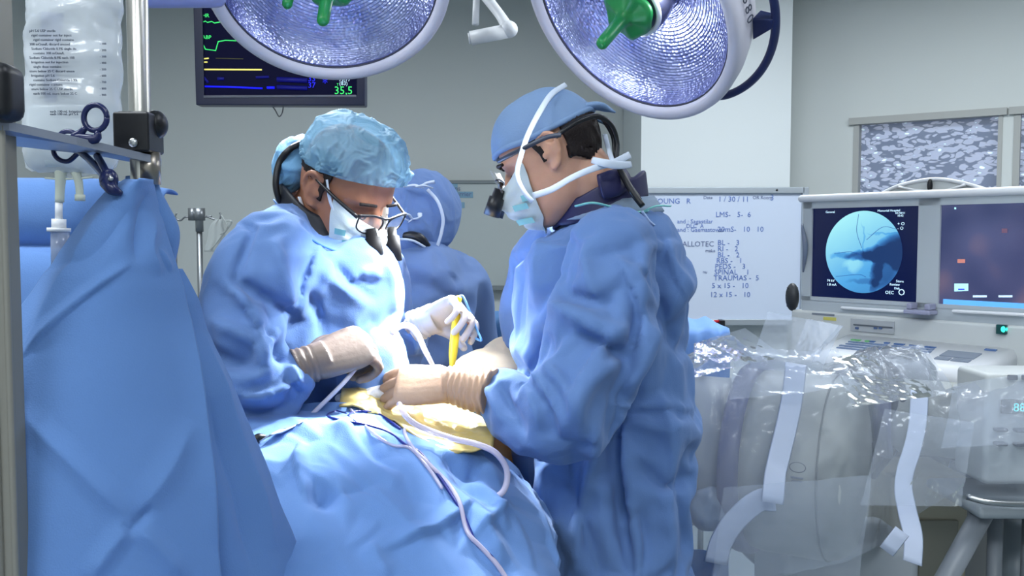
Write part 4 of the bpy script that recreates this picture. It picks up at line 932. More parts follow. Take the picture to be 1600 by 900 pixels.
# mask and ties
mk = obj('mask', [xf(mask_parts(), RHr, RT_)], MASK, pR, solid=.0015, subsurf=1)
for z, q0, q1 in ((-.055, .35, .85), (-.085, .2, .8), (-.04, .75, .98)):
    obj('teal_stripe', [xf(sheet([[head_pt(q, z + dz - .02 * (q - .3), .0215 + .014 * math.exp(-(q / .33) ** 2) - .006 * q) for q in np.linspace(q0, q1, 12)] for dz in (-.006, 0, .006)]), RHr, RT_)], MASK2, mk)
top_end = hr((-.02, .02, .145))
Yt = 1.675
def pts(l, Y): return [P(x, y, (Y if np.isscalar(Y) else Y[i])) for i, (x, y) in enumerate(l)]
obj('upper_tie', [tube(pts([(832, 315), (818, 298), (808, 272), (815, 240), (826, 208), (845, 172), (862, 147), (884, 132)], [1.665, 1.65, 1.648, 1.648, 1.655, 1.675, 1.705, 1.74]), [.0046, .0042, .0046, .005, .005, .0055, .0055, .005], n=10, k=6, flat=.28, up=(0, -1, 0))], TIE, mk)
obj('lower_tie', [tube(pts([(833, 306), (862, 296), (893, 278), (925, 264), (958, 254), (984, 242)], [1.64, 1.63, 1.63, 1.64, 1.66, 1.69]), [.006, .006, .0056, .006, .006, .007], n=10, k=6, flat=.28, up=(0, -1, 0)),
    tube(pts([(925, 250), (945, 255), (966, 258), (986, 257)], [1.65, 1.64, 1.65, 1.68]), [.006, .0075, .0075, .006], n=10, k=6, flat=.3, up=(0, -1, 0)), tube(pts([(945, 210), (950, 230), (957, 252)], [1.80, 1.76, 1.67]), .005, n=10, k=6, flat=.3, up=(0, -1, 0))], TIE, mk)
# thyroid collar
g = []
for i, (w, py) in enumerate([(0, 0), (0, 1)]): pass
ctr = np.array([neckb[0] - .012, YR, 0]); rows_c = []
for t_ in np.linspace(0, 1, 8):
    row = []
    for q in np.linspace(0, 2 * np.pi, 48):
        # tilted band: high at the nape, low under the chin
        x = -.085 * math.cos(q) - .006; y = .082 * math.sin(q); zz = P(925, 287, 1.7)[2] - .33 * (-x) * 1.1 - .052 * t_ + .004 * math.sin(5 * q)
        row.append(np.array([ctr[0] + x * (1 + .08 * t_), ctr[1] - y * (1 + .1 * t_), zz]))
    rows_c.append(row)
tc_ = obj('thyroid_collar', [sheet(rows_c)], NAVYC, pR, solid=.01, subsurf=1)
obj('collar_flap', [tube(pts([(938, 292), (960, 286), (980, 277)], [1.69, 1.70, 1.74]), [.024, .026, .022], n=14, flat=.35, up=(0, -1, .0))], NAVYC, tc_)
# undershirt and nape
g = [[np.array([ctr[0] + .012 - (.088 + .02 * t_) * math.cos(q), ctr[1] - (.086 + .02 * t_) * math.sin(q), P(960, 312, 1.7)[2] - .03 * t_ + .01 * -math.cos(q)]) for q in np.linspace(0, 2 * np.pi, 40)] for t_ in np.linspace(0, 1, 4)]
obj('scrub_shirt', [sheet(g)], SCRUB, pR, solid=.004)
# loupes with strap cord
lp = obj('loupes', [tube(pts([(779, 252), (800, 241), (830, 226), (856, 214), (876, 211)], [1.70, 1.665, 1.645, 1.64, 1.645]), .0045, n=8), tube([hr((.112, s, .012 - abs(s) * .1)) for s in (-.058, -.03, 0, .03, .058)], .002, n=8)], mat('loupe_frame', (52, 58, 72), .35), pR)
for s in (1, -1):
    g = [[hr((.118 - .25 * (y - .034) ** 2 / .03 - .02 * (abs(zq)) , s * y, .01 + zq)) for y in np.linspace(.008, .062, 8)] for zq in np.linspace(-.03, .022, 6)]
    obj('lens', [sheet(g)], LENS, lp)
    b0, b1 = hr((.118, s * .026, -.008)), hr((.158, s * .022, -.045))
    obj('barrel', [tube([b0, b0 + (b1 - b0) * .3, b0 + (b1 - b0) * .32, b1], [.0105, .0115, .0155, .0165], n=20, k=1)], BLACK, lp)
obj('bridge', [tube([hr((.112, -.012, .004)), hr((.12, 0, -.004)), hr((.112, .012, .004))], .0035, n=8), tube([hr((.118, 0, .0)), hr((.13, 0, -.016))], .003, n=8)], BLACK, lp)
hb_ = obj('cord', [tube(pts([(868, 214), (885, 201), (910, 187), (935, 182), (955, 196), (964, 222), (964, 250), (972, 272), (988, 300), (1004, 322)], [1.66, 1.66, 1.67, 1.69, 1.71, 1.72, 1.71, 1.70, 1.69, 1.68]), [.0045, .0045, .005, .0055, .0055, .005, .005, .006, .0065, .006], n=10, k=6),
    tube(pts([(940, 183), (957, 212), (962, 245), (980, 282), (1000, 312)], [1.73, 1.75, 1.74, 1.72, 1.69]), .004, n=10, k=6)], BLACK, lp)
# ---------------------------------------------------------------- left surgeon
feet_dir = (.95, -.2)
RHl = pitched(math.radians(-31), math.radians(33), math.radians(3))
YL = 1.84
ear = P(489, 296, 1.735); TL = ear - RHl @ np.array([-.008, -.080, 0])
def hl(p): return np.asarray(p) @ RHl.T + TL
neckl = P(462, 335, 1.84)
shr, shl = P(408, 412, 1.65), P(560, 420, 2.03)
elr, wrr = P(388, 596, 1.55), P(482, 570, 1.575)
ell, wrl = P(600, 560, 2.06), P(660, 505, 1.95)
hipl = P(480, 770, 1.98)
SKIN_L = mat('skin_brown', (160, 110, 86), .5, var=.12, vscale=30, bump=.15, bscale=300, sss=.25)
curl_r = [(1.0, 1.2, .7), (1.05, 1.25, .7), (1.1, 1.3, .8), (1.1, 1.3, .8)]
curl_l = [(1.0, .75, .3), (1.0, .9, .4), (1.05, 1.0, .5), (1.1, 1.1, .6)]
def gr(g): return hand_parts(wrr, P(592, 528, 1.63) - wrr, np.array([.15, .75, -.65]), curl_r, side=1, size=1.12, grow=g, thumb=(.25, .6), spread=.04)
def gl(g): return hand_parts(wrl, P(716, 480, 1.93) - wrl, np.array([.25, -.75, -.6]), curl_l, side=1, size=.98, grow=g, thumb=(.30, 1.0), spread=.10)
bm_ = body_mesh(RHl, TL, [hl((-.035, 0, -.02)), hl((-.045, 0, -.08)), neckl + np.array([.0, 0, -.03]), neckl + np.array([-.01, 0, -.10])],
    [(P(470, 385, YL), .13), (P(475, 450, YL), .155), (P(480, 560, 1.88), .14), (P(480, 680, 1.94), .145), (hipl, .14)],
    [([shr + np.array([0, .05, 0]), shr, (shr + elr) / 2, elr, (elr + wrr) / 2, wrr], [.06, .06, .05, .042, .036, .026]), ([shl, (shl + ell) / 2, ell, wrl], [.055, .045, .04, .026])],
    [gr(.8), gl(.8)], [np.array([hipl[0], hipl[1] - .1, 0]), np.array([hipl[0], hipl[1] + .13, 0])], [hipl + np.array([0, -.07, 0]), hipl + np.array([0, .09, 0])])
pL = obj('person', bm_, SKIN_L)
tag(pL, 'person in brightly lit blue gown and puffy hair net, facing right', 'person')
rows = [rrow(322, 425, 462, 1.84, .085), rrow(340, 400, 488, 1.84, .13), rrow(362, 368, 530, 1.84, .16), rrow(380, 352, 590, 1.85, .18), rrow(400, 345, 624, 1.85, .2), rrow(440, 338, 636, 1.86, .21), rrow(500, 342, 634, 1.87, .21), rrow(560, 352, 622, 1.88, .2),
        rrow(620, 366, 608, 1.90, .19), rrow(680, 380, 596, 1.93, .18), rrow(760, 384, 588, 1.96, .18), rrow(900, 380, 590, 1.98, .19), rrow(1220, 372, 600, 1.98, .21)]
chest = [P(528, 392, 1.76), P(555, 420, 1.74), P(560, 480, 1.75), P(552, 550, 1.77), P(535, 620, 1.80)]
gp = [loft(interp_rows(rows)), tube(chest, [.06, .088, .094, .085, .06], n=30, k=6, flat=.8, up=(-.5, .8, 0), round_ends=True)]
gp.append(tube([P(556, 500, 1.77), P(570, 545, 1.745), P(574, 590, 1.735), P(566, 640, 1.75)], [.07, .085, .088, .07], n=30, k=6, round_ends=True))
gp.append(tube([P(452, 348, 1.78), P(425, 388, 1.68), P(396, 430, 1.63), P(382, 490, 1.60), P(380, 550, 1.57), P(395, 600, 1.55), P(425, 607, 1.55), P(455, 592, 1.56), P(486, 570, 1.575)],
               [.06, .083, .09, .09, .084, .078, .072, .060, .041], n=30, k=6))
gp.append(tube([P(540, 370, 1.93), P(575, 420, 2.02), P(592, 490, 2.07), P(606, 552, 2.06), P(630, 538, 2.02), P(658, 507, 1.955)], [.06, .09, .09, .08, .062, .043], n=26, k=6))
gml = merged(gp, .013, 3, 'gown')
strokes_L = [
 ('s', 13, 26, [(500, 378), (488, 420), (472, 460), (468, 500)]), ('r', 12, 24, [(430, 370), (440, 420), (455, 470), (462, 500)]), ('v', 13, 24, [(362, 432), (400, 455), (440, 480), (462, 495)]),
 ('s', 15, 26, [(350, 440), (385, 480), (405, 520), (410, 560)]), ('r', 14, 26, [(330, 500), (370, 520), (400, 540), (408, 575)]), ('v', 14, 22, [(410, 505), (425, 540), (440, 570)]), ('r', 12, 20, [(440, 510), (420, 540), (410, 580)]),
 ('v', 12, 20, [(315, 535), (350, 560), (395, 570)]), ('r', 12, 22, [(318, 570), (360, 590), (400, 590), (440, 565)]), ('s', 13, 22, [(330, 590), (380, 620), (430, 615), (470, 590)]), ('v', 12, 22, [(345, 630), (390, 650), (440, 640), (480, 610)]),
 ('r', 12, 22, [(360, 655), (410, 668), (460, 655), (500, 630)]), ('v', 9, 16, [(440, 590), (455, 600), (468, 620)]), ('r', 8, 12, [(455, 570), (465, 590), (472, 610)]),
 ('r', 8, 14, [(500, 420), (535, 450), (575, 480)]), ('v', 8, 14, [(510, 400), (550, 440), (590, 470)]), ('r', 8, 12, [(540, 440), (575, 425), (600, 435)]), ('v', 8, 10, [(560, 428), (572, 440), (590, 442)]),
 ('r', 8, 18, [(600, 400), (612, 440), (615, 490)]), ('v', 8, 16, [(480, 450), (500, 500), (505, 540)]), ('r', 9, 20, [(520, 390), (512, 430), (490, 470)]), ('v', 8, 20, [(400, 350), (380, 400), (370, 440)]),
 ('r', 8, 12, [(540, 600), (560, 630), (565, 660)]), ('v', 8, 14, [(510, 600), (520, 630), (540, 660)]), ('r', 7, 10, [(640, 500), (650, 530), (648, 560)]), ('v', 8, 10, [(625, 510), (632, 540), (625, 570)])]
v = getv(gml); setv(gml, v - getn(gml) * .012)
sculpt(gml, strokes_L, [(31, 8, .14, .3, .012)])
gml = buckle(gml, [(P(488, 568, 1.575), .06), (P(660, 505, 1.955), .05), (P(450, 325, 1.84), .12)])
sculpt(gml, [(k_, a_ * .55, w_ * .55, p_) for k_, a_, w_, p_ in strokes_L], [(34, 8, .03, .08, .004, 1)])
gownl = obj('gown', gml, GOWN, pL)
def glove(parts, wr, dr, name_label, material, vox=.0026):
    m = merged(parts + [tube([wr + dr * .035, wr, wr - dr * .022], [.034, .034, .037], n=28, k=4)], vox, 3); v = getv(m); q = (v - wr) @ dr
    v = v + getn(m) * (np.where(q < .012, .0014 * np.sin(q * 520 + 3 * perlin(v * 30)), 0) + .0012 * crumple(v, 5, 8, .012, .04))[:, None]; setv(m, v)
    o = obj('glove', m, material, pL); o['label'] = name_label; return o
dr = P(592, 528, 1.63) - wrr; dr /= np.linalg.norm(dr)
glove(gr(1.08), wrr, dr, 'latex glove half in the glare, darkened for its shaded side, on the nearer hand', mat('shaded_latex', (114, 101, 94), .45, bump=.25, bscale=120))  # base colour darkened to carry the shade on the glove's underside
dl = P(716, 480, 1.93) - wrl; dl /= np.linalg.norm(dl)
glove(gl(1.02), wrl, dl, 'white latex glove on the far hand holding the yellow pen', GLOVE_W)
# hair net
NET = mat('bouffant_net', (134, 180, 208), .6, bump=.5, bscale=500, var=.15, vscale=20, thin=.08)
pb = NET.node_tree.nodes['Principled BSDF']; pb.inputs['Alpha'].default_value = .45
obj('hair', [xf(sheet(cap_grid(lambda q: -.02 + .62 * max(0, math.cos(q)) ** .5 , (-.006, 0, .02), (.103, .083, .108), seed=3, crink=.002, kk=20)), RHl, TL)], HAIR, pL)
def edgeL(q): 
    c = math.cos(q); return .15 + (.23 * c if c > 0 else .08 * c)
ng = cap_grid(edgeL, (-.004, 0, .030), (.108, .088, .122), na=260, nt_=100, puff=.015, crink=.003, seed=44, kk=17)
ng = net_relief(ng.reshape(-1, 3), np.array([-.004, 0, .03]), 260, 100, .0052).reshape(100, 260, 3); ng[:, -1] = ng[:, 0]
capl = obj('hair_net', [xf(sheet(ng), RHl, TL)], NET, pL, solid=.001)
lob = []
for c_, r_ in [((-.128, -.015, -.008), (.045, .05, .058)), ((-.15, .01, -.012), (.034, .042, .05)), ((-.105, -.05, -.018), (.036, .03, .042))]: lob.append(ellipsoid(c_, r_, None, 40, 30))
m = merged(xfs(lob, RHl, TL), .004, 4); v = getv(m); setv(m, v + getn(m) * (.016 * facets(v, 9, 8, .02, .07) + .012 * crumple(v, 9, 12, .02, .05, .4))[:, None])
obj('net_tail', m, mat('net_tail_cloth', (104, 152, 190), .75, bump=.4, bscale=400), capl)
g = [xf(tube([(-.03, -.074, .03), (.01, -.079, .020), (.045, -.075, .028), (.072, -.052, .045), (.094, -.02, .058), (.096, .02, .058), (.07, .055, .05), (.02, .076, .03), (-.03, .076, .02)], .0028, n=8, k=6), RHl, TL)]

# mask
mkl = obj('mask', [xf(mask_parts(bulge=.014, seed=8, nose=.03, aw=1.12), RHl, TL)], MASK, pL, solid=.0015, subsurf=1)
for z, q0, q1 in ((-.05, -.75, -.2), (-.078, -.8, -.35), (-.03, -.95, -.7), (-.1, -.5, -.1)):
    obj('teal_stripe', [xf(sheet([[head_pt(q, z + dz + .02 * (q + .3), .0228 + .014 * math.exp(-(q / .33) ** 2) + .004 * q) for q in np.linspace(q0, q1, 12)] for dz in (-.006, 0, .006)]), RHl, TL)], MASK2, mkl)
def ring_path(l, off): return [hl(head_pt(q, z, off)) for q, z in l]
obj('upper_tie', [tube(ring_path([(-1.0, -.02), (-1.15, -.003), (-1.3, .018), (-1.42, .036)], .006), .0042, n=10, k=5, flat=.3)], TIE, mkl)
obj('lower_tie', [tube(ring_path([(-1.02, -.10), (-1.25, -.088), (-1.5, -.075), (-1.8, -.06), (-2.1, -.04)], .006), .0042, n=10, k=5, flat=.3)], TIE, mkl)
for s in (1, -1): obj('eyebrow', [tube([hl((.097, s * .016, .026)), hl((.100, s * .034, .030)), hl((.088, s * .054, .026))], .0032, n=8)], HAIR, pL)
for s in (1, -1): obj('eyelashes', [tube([hl((.088, s * .019, -.001)), hl((.093, s * .032, -.006)), hl((.085, s * .046, -.001))], .0016, n=6)], HAIR, pL)
g = [[hl(head_pt(-q, z, .004)) for q in np.linspace(1.34 + .12 * (.045 - z) / .08, 1.50, 8)] for z in np.linspace(.045, -.012, 12)]
obj('sideburn', [sheet(g)], HAIR, pL, solid=.004)
# loupes: thick black frame, two barrels
lpl = obj('loupes', [tube([hl((-.01, -.084, .024)), hl((.05, -.083, .018)), hl((.108, -.070, .010))], [.003, .0035, .0042], n=10), tube([hl((-.01, .084, .024)), hl((.05, .083, .018)), hl((.108, .070, .010))], .003, n=8),
    tube([hl((.108, -.070, .014)), hl((.118, -.040, .018)), hl((.122, 0, .012)), hl((.118, .040, .018)), hl((.108, .070, .014))], .0026, n=8)], BLACK, pL)
for s in (1, -1):
    rim = [(.110, s * .068, .012), (.119, s * .036, .018), (.122, s * .010, .008), (.121, s * .012, -.014), (.117, s * .04, -.022), (.111, s * .064, -.012), (.110, s * .068, .012)]
    obj('rim', [tube([hl(p) for p in rim], .0017, n=8)], BLACK, lpl)
    c0 = np.mean([hl(p) for p in rim[:-1]], 0); v = np.array([hl(p) for p in rim[:-1]]); q = catmull(np.concatenate([v, v[:1]]), 5)[:-1]
    obj('lens', [(np.concatenate([q, [c0]]), [(i, (i + 1) % len(q), len(q)) for i in range(len(q))])], LENS, lpl)
    b0, b1 = hl((.116, s * .030, -.012)), hl((.160, s * .025, -.062))
    obj('barrel', [tube([b0, b0 + (b1 - b0) * .25, b0 + (b1 - b0) * .27, b1], [.0105, .0115, .016, .0165], n=24, k=1)], mat('matt_black', (14, 14, 17), .65, spec=.15), lpl)
    obj('barrel_glass', [cyl(b1, b1 + (b1 - b0) * .02, .0135)], mat('barrel_glass', (40, 46, 60), .05), lpl)
obj('cord', [tube([P(472, 222, 1.8), P(452, 234, 1.78), P(437, 254, 1.78), P(431, 284, 1.77), P(434, 306, 1.77), P(442, 322, 1.78)], [.0055, .0065, .007, .0065, .006, .006], n=10, k=6)], BLACK, lpl)
# black collar at the nape
rr = []
cl = np.array([neckl[0] + .048, 1.835, 0])
for t_ in np.linspace(0, 1, 7):
    rr.append([np.array([cl[0] + (.072 + .012 * t_) * math.cos(q), cl[1] + (.088 + .012 * t_) * math.sin(q), P(455, 312, 1.84)[2] - .085 * t_ - .05 * math.cos(q) - .02 * math.sin(-q) + .003 * math.sin(5 * q)]) for q in np.linspace(0, 2 * np.pi, 48)])
obj('thyroid_collar', [sheet(rr)], mat('black_collar', (20, 24, 34), .5, bump=.2, bscale=60), pL, solid=.01, subsurf=1)
obj('neck_binding', [tube([P(428, 312, 1.78), P(445, 336, 1.72), P(470, 362, 1.69), P(500, 382, 1.68), P(530, 394, 1.69)], .002, n=8)], mat('gown_seam', (60, 110, 180), .6), gownl)

# ---------------------------------------------------------------- third person, seen from behind between the two
feet_dir = (.6, .8)
YT = 2.5
RHt = pitched(math.radians(42), math.radians(30), math.radians(0)); TT = P(657, 345, YT)
def ht(p): return np.asarray(p) @ RHt.T + TT
nk = P(650, 405, YT); hp3 = P(655, 760, YT)
sh3a, sh3b = P(585, 425, 2.45), P(712, 450, 2.58)
e3a, w3a = P(590, 560, 2.36), P(650, 585, 2.3); e3b, w3b = P(735, 560, 2.7), P(700, 600, 2.75)
def t3(g): return hand_parts(w3a, np.array([.6, -.3, -.4]), np.array([0, .3, -1]), SMALL, side=1, grow=g)
def u3(g): return hand_parts(w3b, np.array([.3, .5, -.4]), np.array([0, .3, -1]), SMALL, side=-1, grow=g)
bm_ = body_mesh(RHt, TT, [ht((-.035, 0, -.02)), ht((-.045, 0, -.08)), nk, nk + np.array([0, 0, -.1])],
    [(P(650, 430, YT), .13), (P(652, 480, YT), .15), (P(652, 620, YT), .13), (hp3, .14)],
    [([sh3a, (sh3a + e3a) / 2, e3a, w3a], [.055, .045, .04, .026]), ([sh3b, (sh3b + e3b) / 2, e3b, w3b], [.055, .045, .04, .026])],
    [t3(.8), u3(.8)], [np.array([hp3[0] - .07, YT + .03, 0]), np.array([hp3[0] + .05, YT, 0])], [hp3 + np.array([-.07, .03, 0]), hp3 + np.array([.05, -.0, 0])], voxel=.0065)
pT = obj('person', bm_, SKIN)
tag(pT, 'person seen from behind in blue gown and tied hood, between the two surgeons', 'person')
rows = [rrow(374, 625, 688, YT, .10), rrow(392, 604, 710, YT, .15), rrow(415, 590, 722, YT, .18), rrow(445, 578, 730, YT, .19), rrow(500, 572, 738, YT, .2), rrow(580, 575, 738, YT, .19), rrow(700, 575, 735, YT, .19), rrow(1050, 565, 740, YT, .22)]
gp = [loft(interp_rows(rows)), tube([P(612, 410, 2.48), sh3a, (sh3a + e3a) / 2, e3a, w3a], [.07, .085, .085, .075, .045], n=24, k=6), tube([P(690, 415, 2.53), sh3b, (sh3b + e3b) / 2, e3b, w3b], [.07, .088, .085, .075, .045], n=24, k=6)]
g3 = buckle(merged(gp, .017, 4), [(P(650, 380, YT), .12)], bend=6)
sculpt(g3, [('r', 8, 20, [(615, 410), (650, 420), (690, 440)]), ('v', 8, 16, [(640, 440), (680, 450), (712, 470)]), ('s', 8, 14, [(700, 420), (716, 440), (722, 470)]), ('r', 8, 20, [(650, 460), (640, 500), (655, 540)])], [(51, 12, .1, .25, .01)])
GOWN3 = mat('gown_slate_blue', (98, 124, 170), .85, bump=.25, bscale=420, var=.06, vscale=9)
go3 = obj('gown', g3, GOWN3, pT)
hd_ = [ellipsoid(ht((-.01, 0, .022)), (.118, .098, .124), RHt, 48, 40), ellipsoid(ht((-.04, 0, -.045)), (.085, .088, .085), RHt, 40, 30), ellipsoid(ht((-.04, .0, -.09)), (.09, .095, .065), RHt, 40, 30)]
m = merged(hd_, .0045, 6)
sculpt(m, [('s', 8, 12, [(640, 300), (632, 340), (640, 372)]), ('r', 7, 12, [(655, 345), (672, 365), (680, 390)]), ('v', 7, 10, [(610, 350), (640, 360), (660, 380)]), ('r', 6, 10, [(665, 300), (690, 330), (700, 350)])], [(61, 10, .04, .12, .012), (62, 7, .04, .1, .012, 1)])
hood = obj('hood', m, GOWN3, pT)
obj('hood_seam', [tube([P(668, 296, 2.40), P(684, 315, 2.39), P(692, 340, 2.40), P(690, 362, 2.41), P(683, 386, 2.42)], .0045, n=10, k=6, flat=.5, up=(0, -1, 0))], TIE, hood)
bowm = TIE
obj('crown_bow', [tube([P(632, 292, 2.39), P(648, 290, 2.38), P(662, 294, 2.38)], [.006, .011, .005], n=12, k=5, flat=.4), tube([P(655, 293, 2.38), P(668, 286, 2.37), P(679, 284, 2.37)], [.006, .01, .011], n=12, k=5, flat=.4), tube([P(650, 292, 2.37), P(662, 290, 2.365), P(676, 294, 2.38)], [.005, .008, .004], n=12, k=5, flat=.4)], bowm, hood)
obj('nape_bow', [tube([P(642, 346, 2.385), P(634, 343, 2.37), P(630, 338, 2.365), P(638, 335, 2.365), P(645, 342, 2.38), P(655, 340, 2.37), P(656, 333, 2.375)], [.004, .005, .005, .005, .005, .006, .006], n=10, k=5, flat=.5), tube([P(644, 343, 2.375), P(636, 348, 2.375), P(629, 347, 2.38)], .004, n=10, k=5, flat=.5)], bowm, hood)
obj('collar_edge', [tube([P(606, 378, 2.36), P(625, 374, 2.34), P(645, 376, 2.33), P(664, 386, 2.36)], .003, n=8)], TIE, go3)
obj('dark_collar', [tube([P(622, 371, 2.37), P(640, 369, 2.365), P(656, 373, 2.37), P(670, 384, 2.39)], [.008, .013, .014, .006], n=12, k=5)], BLACK, pT)
obj('glasses', [tube([P(684, 389, 2.52), P(694, 384, 2.56), P(700, 377, 2.6), P(702, 371, 2.62)], .0028, n=8), tube([P(702, 378, 2.61), P(692, 375, 2.58), P(686, 376, 2.55)], .0024, n=8), tube([P(700, 379, 2.61), P(700, 367, 2.62), P(698, 366, 2.63)], .0024, n=8)], BLACK, pT)
# ================================================================ the draped patient on the table
def sm(a, b, x): t = np.clip((x - a) / (b - a), 0, 1); return t * t * (3 - 2 * t)
# edge of the draped body on the right, per distance
def drape_z(X, Y):
    z = 1.085 + .03 * np.sin((Y - .9) * 2.0) + 0 * X
    z = np.where(Y < 1.58, 1.112 - .42 * np.clip(1.50 - Y, 0, 1) ** 1.25, 1.112)
    cx = -.27 + .08 * (Y - 1.5); 
    zr = np.clip((X - (-.09 + .04 * (1.5 - Y))) / .13, 0, 9); z = z - .085 * zr ** 2.0 * (zr < 2) - (zr >= 2) * (.34 + (zr - 2) * .9)
    zl = np.clip((-.44 - X) / .2, 0, 9); z = z - .06 * zr * 0 - .10 * zl ** 1.6
    z = z - .30 * np.clip(X + .28, 0, .22)
    back = np.clip((Y - 1.60) / .05, 0, 9); z = z - .03 * back ** 1.5
    return np.maximum(z, .35)
xs = np.linspace(-.80, .075, 230); ys_ = np.linspace(.62, 1.70, 260)
X, Y = np.meshgrid(xs, ys_); Z = drape_z(X, Y)
V = np.stack([X, Y, Z], 2).reshape(-1, 3)
m = mesh_of([sheet(V.reshape(260, 230, 3))], 'd'); 
strokes_D = [('s', 9, 22, [(470, 690), (462, 720), (470, 760), (478, 785)]), ('r', 8, 30, [(430, 760), (470, 740), (520, 760), (560, 800)]), ('v', 7, 26, [(480, 775), (540, 770), (600, 750)]), ('g', -9, 26, [(480, 765), (505, 778), (530, 765)]),
  ('s', 9, 26, [(595, 860), (650, 840), (700, 815), (740, 780)]), ('r', 7, 26, [(575, 850), (590, 880), (610, 905)]), ('r', 9, 22, [(740, 780), (760, 830), (790, 880)]), ('v', 10, 18, [(690, 720), (730, 740), (760, 730)]), ('r', 8, 16, [(680, 712), (720, 716), (760, 705)]),
  ('v', 9, 16, [(700, 745), (740, 765), (770, 800)]), ('r', 8, 16, [(735, 745), (765, 775), (790, 830)]), ('r', 5, 20, [(430, 680), (500, 665), (580, 680)]), ('r', 5, 18, [(520, 645), (560, 700), (620, 760)]), ('v', 5, 14, [(540, 650), (580, 700), (640, 745)]),
  ('s', 7, 20, [(740, 840), (780, 800), (790, 780)]), ('r', 6, 24, [(400, 720), (440, 730), (480, 720)])]
sculpt(m, strokes_D, [(71, 9, .14, .3, .02), (72, 6, .09, .22, .022, 1)], True)
dr_ = obj('surgical_drape', m, DRAPE, solid=.004)
tag(dr_, 'broad blue drape over the patient, sloping to the bottom edge under cables and tubes', 'drape')
# patient, prone under the drapes
SKP = mat('iodine_skin', (206, 150, 96), .45, sss=.1)
HP = basis((0, 1, 0), (0, 0, -1))
pp = [tube([(-.26, .95, .74), (-.26, 1.15, .78), (-.26, 1.35, .86), (-.25, 1.5, .90), (-.19, 1.75, .95), (-.12, 1.98, .95)], [.10, .11, .11, .11, .11, .10], n=28, k=5, flat=.62, up=(0, 0, 1), round_ends=True),
      tube([(-.12, 1.95, .97), (-.10, 2.14, .96)], [.06, .058], n=18, k=3, round_ends=True), ellipsoid((-.09, 2.22, .95), (.078, .105, .085))]
for s in (-1, 1):
    pp.append(tube([(-.26 + s * .06, .98, .74), (-.26 + s * .08, .75, .66), (-.26 + s * .08, .5, .62)], [.08, .055, .04], n=16, k=4, round_ends=True))
    pp.append(tube([(-.13 + s * .1, 1.92, .95), (-.16 + s * .15, 1.72, .88), (-.22 + s * .14, 1.5, .82), (-.24 + s * .14, 1.35, .81)], [.05, .042, .034, .03], n=14, k=4, round_ends=True))
pt = obj('person', merged(pp, .008, 5), SKP); tag(pt, 'person lying face down on the table, hidden under blue drapes apart from the iodine-stained area', 'person')
# yellow adhesive film over the wound area and the mound beyond it
def film_z(X, Y): return 1.128 + .012 * np.sin(X * 20) - .9 * np.clip(1.60 - Y, 0, 1) ** 2 * 3 - .9 * np.clip(X + .06, 0, 1) ** 1.6 * 2
FILM = mat('iodine_film', (206, 184, 118), .3, bump=.3, bscale=60, var=.12, vscale=18, spec=.6)
g = []
top = catmull([P(x, y, Yq) for x, y, Yq in [(540, 618, 1.70), (600, 612, 1.78), (660, 600, 1.86), (720, 590, 1.92), (790, 588, 1.92)]], 10)
_h = surface_of(dr_)
bot = [_h(x, y, .002) for x, y in [(530, 640), (600, 652), (652, 684), (705, 706), (770, 700)]]
bot = catmull([b_ if b_ is not None else P(x, y, 1.5) for b_, (x, y) in zip(bot, [(530, 640), (600, 652), (652, 684), (705, 706), (770, 700)])], 10)
for t_ in np.linspace(0, 1, 60):
    row = bot + (top - bot) * t_; zf = drape_z(row[:, 0], np.minimum(row[:, 1], 1.6)) + .003 + .020 * math.sin(math.pi * t_)
    row = row.copy(); row[:, 2] = np.where(row[:, 1] < 1.75, np.maximum(row[:, 2], zf), row[:, 2]); g.append(row)
m = mesh_of([sheet(g)], 'f')
sculpt(m, [('s', 5, 7, [(688, 660), (720, 672), (745, 690)]), ('r', 4, 6, [(675, 670), (700, 680), (735, 688)]), ('v', 4, 6, [(700, 655), (735, 668), (752, 682)]), ('r', 4, 6, [(700, 690), (722, 684), (748, 692)]), ('r', 3, 5, [(640, 640), (680, 660), (700, 668)])], [(81, 12, .02, .07, .010), (82, 8, .015, .055, .018, 1)], True)
fl = obj('incise_film', m, FILM, solid=.003); tag(fl, 'crinkled yellow iodine film over the wound area beneath the tan glove', 'film')
q = P(768, 575, 2.0)
m = merged([ellipsoid(q + np.array([.0, .0, -.05]), (.115, .13, .10)), ellipsoid(P(790, 570, 2.05), (.07, .1, .07))], .005, 4); sculpt(m, [], [(83, 10, .03, .1, .02)])
tw = obj('folded_towel', m, mat('buff_towel', (238, 216, 184), .8, bump=.4, bscale=200)); tag(tw, 'buff towel mound in the glare just beyond the yellow pen', 'towel')
gw = obj('glare_sponge', merged([ellipsoid(P(600, 612, 1.68), (.05, .04, .016)), ellipsoid(P(560, 622, 1.66), (.045, .03, .014))], .0035, 3), mat('white_gauze', (232, 232, 236), .9, bump=.6, bscale=300)); tag(gw, 'white gauze pad added to carry the glare at the wound, left of the tan glove', 'gauze')  # white pad added to bring in the glare of the lit gown front
# table under it all
t = empty('operating_table', (-.22, 1.3, 0), 'operating table hidden below the big blue drape', 'table')
obj('mattress', [box((-.25, 1.32, .74), (.32, .84, .06))], BLACK, t, bevel=.02); obj('table_frame', [box((-.25, 1.32, .685), (.3, .82, .05))], STEEL, t, bevel=.008)
obj('head_section', [box((-.14, 1.99, .80), (.18, .5, .05)), box((-.14, 1.76, .74), (.12, .06, .12))], BLACK, t, bevel=.012)
obj('column', [box((-.24, 1.45, .4), (.2, .3, .54))], STEEL, t, bevel=.02); obj('base', [box((-.2, 1.5, .08), (.26, .6, .14))], CASE, t, bevel=.03)
